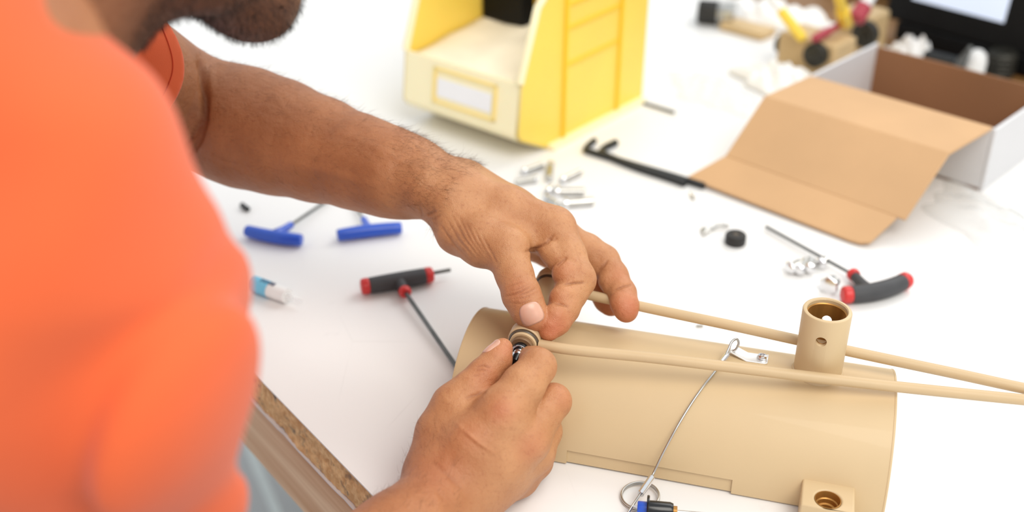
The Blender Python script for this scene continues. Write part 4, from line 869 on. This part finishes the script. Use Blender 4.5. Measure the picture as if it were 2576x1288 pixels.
# thenar wrinkles and wrist folds
for k, L_ in enumerate(([(-0.0510,0.6871,0.1300), (-0.0413,0.6714,0.1229), (-0.0295,0.6613,0.1154)], [(-0.0468,0.6893,0.1339), (-0.0374,0.6726,0.1250), (-0.0250,0.6571,0.1181)], [(-0.0418,0.6897,0.1346), (-0.0333,0.6729,0.1255), (-0.0216,0.6528,0.1206)],
                        [(-0.0373,0.6894,0.1341), (-0.0292,0.6725,0.1248), (-0.0182,0.6480,0.1224)], [(-0.0329,0.6878,0.1312), (-0.0246,0.6669,0.1251), (-0.0155,0.6480,0.1224)], [(-0.0271,0.6814,0.1302), (-0.0201,0.6614,0.1256), (-0.0129,0.6471,0.1208)], [(-0.0209,0.6743,0.1279), (-0.0151,0.6557,0.1258), (-0.0096,0.6466,0.1199)])):
    gv(L_, .0005 if k % 2 else .0006, .0009)
gv([(-0.0638,0.6966,0.1265), (-0.0589,0.6944,0.1328), (-0.0529,0.6914,0.1375)], .0010, .0011)
gv([(-0.0655,0.7017,0.1353), (-0.0638,0.6981,0.1292)], .0008, .0010)
gv([(-0.0615,0.6953,0.1243), (-0.0550,0.6927,0.1298), (-0.0490,0.6903,0.1356)], .0006, .0010)
# elbow folds
gv([(-0.2454,0.8324,0.1978), (-0.2350,0.8039,0.1964), (-0.2299,0.7824,0.1872), (-0.2306,0.7716,0.1725), (-0.2376,0.7731,0.1550), (-0.2527,0.7860,0.1314)], .0065, .0026)
gv([(-0.2283,0.7993,0.2044), (-0.2276,0.7835,0.1931), (-0.2285,0.7742,0.1810)], .0010, .0012)
gv([(-0.2507,0.7774,0.1465), (-0.2406,0.7705,0.1585), (-0.2336,0.7698,0.1733)], .0040, .0018)
# lower thumb, veins, web
gv([(-0.0236,0.5738,0.0878), (-0.0180,0.5718,0.0905), (-0.0137,0.5710,0.0889)], .0009, .0007)
gv([(-0.0251,0.5716,0.0860), (-0.0185,0.5697,0.0887), (-0.0155,0.5700,0.0872)], .0005, .0006)
gv([(-0.0265,0.5682,0.0842), (-0.0199,0.5670,0.0860)], .0004, .0007)
gv([(-0.0296,0.5533,0.0784), (-0.0217,0.5546,0.0805), (-0.0165,0.5555,0.0822)], .0012, .0012)
gv([(-0.0295,0.5241,0.0778), (-0.0244,0.5204,0.0754), (-0.0185,0.5181,0.0713), (-0.0097,0.5167,0.0649)], -.0011, .0012)
gv([(-0.0330,0.5297,0.0775), (-0.0295,0.5241,0.0778)], -.0006, .0012)
gv([(-0.0478,0.5108,0.0647), (-0.0393,0.5034,0.0619), (-0.0302,0.5025,0.0504)], .0006, .0018)
gv([(-0.0537,0.5060,0.0565), (-0.0460,0.4937,0.0552), (-0.0413,0.4891,0.0471)], -.0007, .0022)
gv([(-0.1680,0.7262,0.1579), (-0.1320,0.7143,0.1573), (-0.0976,0.7042,0.1497)], -.0009, .004)
gv([(-0.1223,0.7377,0.1777), (-0.0864,0.7154,0.1692), (-0.0579,0.7039,0.1592)], -.0007, .003)
gv([(-0.0105,0.6980,0.1590), (0.0088,0.6880,0.1517), (0.0281,0.6811,0.1398)], -.0006, .003)

import time; T0 = time.time()
P, Q, bid, sels = mesh_field(bd, .0015)
P, Nn = newton(bd, P, bid, sels, grooves=False)
# finer mesh on both hands
cen = P[Q].mean(1); hands = (cen[:, 0] > -.085)
P, Q, ng, bid = refine(P, Q, bid, hands)
P, Nn = newton(bd, P, bid, sels, grooves=True)
def blob(P, c, r): return np.exp(-((P-np.array(c))**2).sum(1)/(r*r))
red = np.zeros(len(P))
for c, r, a in (((0.0281,0.6128,0.0914), .013, .9), ((0.0296,0.6275,0.1069), .012, .35), ((0.0354,0.6447,0.1166), .010, .35), ((0.0798,0.6488,0.0838), .014, .85), ((0.0749,0.6720,0.0939), .010, .4), ((0.0621,0.6997,0.0720), .012, .8), ((0.0715,0.6835,0.0639), .012, .9),
                ((0.0231,0.6847,0.1060), .010, .5), ((0.0031,0.6216,0.1167), .012, .35), ((-0.0062,0.5296,0.0873), .009, .55), ((0.0121,0.5263,0.0617), .010, .45), ((-0.0046,0.5850,0.0932), .010, .55), ((-0.0158,0.5680,0.0837), .012, .35),
                ((0.0255,0.5680,0.0837), .010, .3), ((-0.0256,0.5229,0.0758), .012, .3), ((-0.0443,0.5084,0.0606), .02, .35), ((0.0330,0.5617,0.0729), .010, .3)):
    red = np.maximum(red, .62*a*blob(P, c, r))
dx = np.linalg.norm(P-np.array((0.0117,0.6788,0.1158)), axis=1); dx2 = np.linalg.norm(P-np.array((0.0005,0.5537,0.0790)), axis=1)
ss = lambda x, a, b: np.clip((x-a)/(b-a), 0, 1)**2*(3-2*np.clip((x-a)/(b-a), 0, 1))
tan = np.minimum(ss(dx, .05, .15), ss(dx2, .03, .105)*.85)
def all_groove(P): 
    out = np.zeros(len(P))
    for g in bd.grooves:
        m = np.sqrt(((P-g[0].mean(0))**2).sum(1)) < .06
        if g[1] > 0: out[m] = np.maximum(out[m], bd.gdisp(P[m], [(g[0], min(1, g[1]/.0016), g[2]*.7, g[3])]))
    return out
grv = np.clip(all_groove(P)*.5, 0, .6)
for c, r, a in (((0.0057,0.6199,0.1138), .011, .55), ((-0.0208,0.5692,0.0859), .012, .3)): tan = np.maximum(tan, a*blob(P, c, r))  # shading at both thumb knuckles painted in through the darker arm colour
per = empty('person', (-.35, .45, -.9), 'person in an orange t-shirt leaning over the bench, both hands on the tan bail', 'person')
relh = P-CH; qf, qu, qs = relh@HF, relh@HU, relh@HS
stub_shade = np.clip((.030-qu)/.02, 0, 1)*np.clip((qf+.11)/.04, 0, 1)*(np.abs(qs) < .075)*(np.linalg.norm(relh, axis=1) < .13)*.75
nkd = np.linalg.norm(P-np.array((-0.1944,0.5298,0.3376)), axis=1); stub_shade = np.maximum(stub_shade, .38*np.clip((.10-nkd)/.03, 0, 1))  # neck shade painted into the skin the same way
body = mesh_obj('body', P, Q, ng, M['skin'], per, attrs={'red': red, 'tan': tan, 'groove': grv, 'stubble_shade': stub_shade})
print('body', len(P), 'verts', round(time.time()-T0, 1), 's')

# fingernails: curved plates laid on the fingertips
def nail(cpt, nrm, lng, wd, ln):
    n_ = V(nrm).normalized(); l = V(lng); l = (l-n_*l.dot(n_)).normalized(); sx = l.cross(n_); sel = bd.cull(np.array(cpt), .02); sel = (sel[0], [])
    nu, nv = 14, 14; P_ = []
    hit0 = trace(bd, np.array(cpt)+np.array(n_)*.012, -np.array(n_), sel)
    for i in range(nu+1):
        for j in range(nv+1):
            u = -1+2*i/nu; v = -1+2*j/nv
            k = 1/max(1e-6, (abs(u)**3.2+abs(v)**3.2)**(1/3.2))*max(abs(u), abs(v)); uu, vv = u*k, v*k
            wq = 1-.10*max(0, -vv)
            p = V(hit0)+sx*uu*wd/2*wq+l*vv*ln/2; h_ = trace(bd, np.array(p+n_*.010), -np.array(n_), sel, .03)
            e_ = max(abs(uu), abs(vv)); P_.append(V(h_)+n_*(.0006-.0005*e_**6+(.0002 if vv > .8 else 0)))
    q = MB(); q.add(P_, [[i*(nv+1)+j, (i+1)*(nv+1)+j, (i+1)*(nv+1)+j+1, i*(nv+1)+j+1] for i in range(nu) for j in range(nv)])
    return q.build('fingernail', M['skin_nail'], per, solid=.0006, angle=80)
def dif(a, b): return V(a)-V(b)
tocam = V(0, 0, .5)
c = V((0.0128,0.6133,0.1023)); nail(c, (tocam-c).normalized()+V(0, 0, .25), dif((0.0147,0.6153,0.0957), (0.0100,0.6213,0.1061)), .0158, .0140)
c = V((-0.0107,0.5886,0.0915)); nail(c, dif((-0.0173,0.5905,0.0949), (-0.0092,0.5899,0.0897)).normalized()+(tocam-c).normalized()*.30, dif((-0.0066,0.5937,0.0964), (-0.0122,0.5841,0.0876)), .0105, .0120)
# eyes and hair of the head (above the frame)
for sgn in (-1, 1):
    q = MB(); c = V(hd(.004, .097, sgn*.031)); ax_ = V(HF)
    q.lathe(c, ax_, [(.0115*sin(pi*k/12), -.0115*cos(pi*k/12)) for k in range(13)], 20); ey = q.build('eyeball', M['eye'], per)
    q = MB(); q.lathe(c, ax_, [(.0001, .0117), (.0052, .0107)], 20); q.build('iris', M['iris'], ey)
hf = Field(); hf.chain([(hd(-.115, .150, 0), .083), (hd(-.070, .160, 0), .076)], .03, True); hf.chain([(hd(-.13, .10, .02), .070), (hd(-.13, .10, -.02), .070)], .03, True)
P, Q, b_, s_ = mesh_field(hf, .004, extra=lambda P, d: np.maximum(d, (P-np.array(hd(-.02, .115, 0)))@(HF*.8-HU*.25)/np.linalg.norm(HF*.8-HU*.25)))
mesh_obj('hair', P, Q, [], M['hair'], per)

# short hair: beard along the jaw, fine hair on the forearms and hands
me = body.data; nv_ = len(me.vertices); co = np.zeros(nv_*3); me.vertices.foreach_get('co', co); co = co.reshape(-1, 3)+np.array(origin(body)); no = np.zeros(nv_*3); me.vertices.foreach_get('normal', no); no = no.reshape(-1, 3)
rg_ = np.random.default_rng(5)
def hairs(name, pick, cnt, ln, rad, flow, lean, mt):
    idx = np.flatnonzero(pick); 
    if not len(idx): return
    idx = rg_.choice(idx, min(cnt, len(idx)*3), replace=True); p = co[idx]+rg_.normal(0, .0006, (len(idx), 3)); nn = no[idx]; p = p-nn*.0004
    fl_ = np.array(flow, float); fl_ = fl_/np.linalg.norm(fl_); t = fl_-nn*(nn@fl_)[:, None]; t += rg_.normal(0, .35, t.shape); d0 = nn*(1-lean)+t*lean; d0 /= np.linalg.norm(d0, axis=1)[:, None]
    L_ = ln*rg_.uniform(.5, 1.2, len(idx))[:, None]; cur = rg_.normal(0, .25, d0.shape)*L_; pts = [p, p+d0*L_*.5+cur*.15, p+d0*L_+t*L_*.25+cur*.5]
    sd = np.cross(d0, nn+1e-3); sd /= np.linalg.norm(sd, axis=1)[:, None]+1e-9; up = np.cross(sd, d0); Vt = []; 
    for k, r_ in ((0, 1), (1, .8), (2, .25)):
        for a_ in (0, 2.094, 4.189): Vt.append(pts[k]+(sd*cos(a_)+up*sin(a_))*rad*r_)
    Vt = np.stack(Vt, 1); m = len(idx); base = np.arange(m)[:, None]*9; F = []
    for k in (0, 1):
        for a_ in range(3): F.append(base+np.array([[3*k+a_, 3*k+(a_+1) % 3, 3*k+3+(a_+1) % 3, 3*k+3+a_]]))
    o = mesh_obj(name, Vt.reshape(-1, 3), np.concatenate(F), [], mt, per); o['kind'] = 'stuff'
X0 = co[:, 0]
rel = co-CH; jf = rel@HF; ju = rel@HU; js = rel@HS
jaw = (jf > -.075) & (ju < .022+.0*jf) & (ju > -.04) & (np.abs(js) < .07) & ((no@HU) < .55) & (jf > -.10+.0*ju) & (no@(-HF) < .5) & (np.linalg.norm(rel, axis=1) < .12)
hairs('beard', jaw, 8000, .0034, .00010, -HU+HF*.6, .35, M['hair'])
ax_a = np.array((-0.0537,0.7177,0.1431))-np.array((-0.2113,0.7961,0.1588))
fa = (np.linalg.norm(co-np.array((-0.1473,0.7737,0.1502)), axis=1) < .115) | (np.linalg.norm(co-np.array((-0.0882,0.7370,0.1464)), axis=1) < .066)
fa &= (no[:, 2] > -.35)
hairs('forearm_hair', fa, 4300, .0074, .00005, ax_a+np.array([0, 0, .03]), .78, M['arm_hair'])
fb = (np.linalg.norm(co-np.array((-0.0655,0.5025,0.0504)), axis=1) < .05) & (no[:, 2] > -.3) & (co[:, 0] < -.03)
hairs('wrist_hair', fb, 450, .0048, .00005, np.array([.3, .8, .1]), .7, M['arm_hair'])

# t-shirt: a thin shell round shoulders, chest and sleeves
sf = Field()
LSC = np.array((-0.2437,0.7781,0.2077)); LSa = np.array((-0.2364,0.7971,0.2006))-np.array((-0.3176,0.7671,0.2087)); LSa /= np.linalg.norm(LSa)
sf.chain([((-0.3625,0.6699,0.3402), .068), ((-0.3182,0.7331,0.2697), .060), ((-0.2512,0.8034,0.1716), .0530)], .02, True)
sf.chain([((-0.2160,0.3585,0.3710), .066), ((-0.1854,0.3481,0.3330), .067), ((-0.1775,0.3447,0.3130), .068), ((-0.1829,0.3424,0.2931), .0630), ((-0.1620,0.3423,0.2528), .0635), ((-0.1681,0.3491,0.2147), .056), ((-0.1977,0.3492,0.1448), .058)], .02, True)
sf.chain([((-0.3625,0.6699,0.3402), .068), ((-.335, .49, .29), .095), ((-0.2160,0.3585,0.3710), .064)], .02, True)
sf.chain([((-.335, .49, .29), .098), ((-.41, .45, .12), .115), ((-.46, .42, -.05), .125)], .03, True)
sf.chain([((-.31, .50, .33), .075), ((-.275, .52, .385), .056)], .02, True)
NKa = np.array((-0.1880,0.4905,0.3496)); 
neck_c = np.array((-0.2089,0.5278,0.3342)); neck_d = np.array((-.165, .585, .42))-np.array((-.29, .50, .34)); neck_d /= np.linalg.norm(neck_d)
REC = np.array((-0.1778,0.3472,0.1514)); REa = np.array((-0.1624,0.3449,0.0373))-np.array((-0.1952,0.3579,0.3598)); REa /= np.linalg.norm(REa)
def shirt_extra(P, d):
    x, y, z = P.T
    near = 1/(1+np.exp(-(.60-y)*80))
    d = d+near*(.003*np.sin(z*52+x*30+1.2*np.sin(y*30))+.002*np.sin(x*95-z*60)) + (1-near)*.0012*np.sin(x*70+z*110)
    lowz = 1/(1+np.exp((z-.30)*60))
    d = d+near*lowz*(.0056*np.sin((x-.6*y)*150+2.2*np.sin(z*14))+.0015*np.sin((x+.5*y)*90+z*30))+near*(1-lowz)*.0012*np.sin(z*95+x*40+y*20)
    d = d+near*.0015*np.exp(-((z-.318-.12*(x+.16))/.016)**2)
    s = np.maximum(d, -(d+.0062+.009*near))
    ql = P-LSC; rl_ = np.linalg.norm(ql-np.outer(ql@LSa, LSa), axis=1)
    s = np.where((rl_ < .09) & (ql@LSa > -.05), np.maximum(s, ql@LSa+13*(ql@np.array((0, .5, .866)))**2), s)
    qr_ = P-REC; rr2 = np.linalg.norm(qr_-np.outer(qr_@REa, REa), axis=1); s = np.where((rr2 < .10) & (qr_@REa > -.02), np.maximum(s, qr_@REa), s)
    nk = (P-np.array((-.215, .548, .412)))@neck_d; s = np.where(np.linalg.norm(P-np.array((-.215, .548, .412)), axis=1) < .12, np.maximum(s, nk), s)
    return np.maximum(s, -.055-z)
P, Q, b_, s_ = mesh_field(sf, .0026, extra=shirt_extra)
shirt = mesh_obj('t_shirt', P, Q, [], M['shirt'], per); print('shirt', len(P), round(time.time()-T0, 1))
# sleeve hem stitching
def ring_stitch(center, axis, off):
    ax_ = V(axis).normalized(); X = ax_.orthogonal().normalized(); Y = ax_.cross(X); pts = []
    for k in range(140):
        d = X*cos(2*pi*k/140)+Y*sin(2*pi*k/140); c = V(center)-ax_*(off+13*(.052*(d@V(0, .5, .866)))**2); t = .02
        lo_, hi_ = .02, .12
        for _ in range(24):
            t = (lo_+hi_)/2; p = np.array(c+d*t)[None]; sel = sf.cull(p[0], .03); e = sf.ev(p, (sel[0], []))[0]
            xx, yy, zz = p[0]; nr = 1/(1+np.exp(-(.60-yy)*80)); e += (1-nr)*.0012*sin(xx*70+zz*110)+nr*(.003*sin(zz*52+xx*30+1.2*sin(yy*30))+.002*sin(xx*95-zz*60))
            if e < 0: lo_ = t
            else: hi_ = t
        pts.append(c+d*(t+.0001))
    q = MB(); q.loop(pts, .0005, 6); return q.build('hem_stitching', M['thread'], shirt)
ring_stitch(LSC, LSa, .0085)
# trousers and shoes (below the bench, out of frame)
tf = Field(); tf.chain([((-.46, .42, -.03), .125), ((-.46, .42, -.10), .13)], .04, True)
for sy, x_ in ((-.09, -.42), (.09, -.48)):
    tf.chain([((-.46, .42+sy*.8, -.10), .095), ((x_, .42+sy, -.45), .068), ((x_-.02, .42+sy, -.84), .052)], .03, True)
P, Q, b_, s_ = mesh_field(tf, .007, extra=lambda P, d: np.maximum(np.maximum(d, -(d+.012)), -.865-P[:, 2]))
mesh_obj('trousers', P, Q, [], M['denim'], per)
for sy, x_ in ((-.09, -.42), (.09, -.48)):
    q = MB(); q.tube([(x_-.08, .42+sy, -.868), (x_-.02, .42+sy, -.858), (x_+.06, .42+sy, -.866), (x_+.15, .42+sy, -.875)], [.032, .042, .040, .025], 20, flat=.75); q.build('shoe', M['shoe'], per)
print('total', round(time.time()-T0, 1))
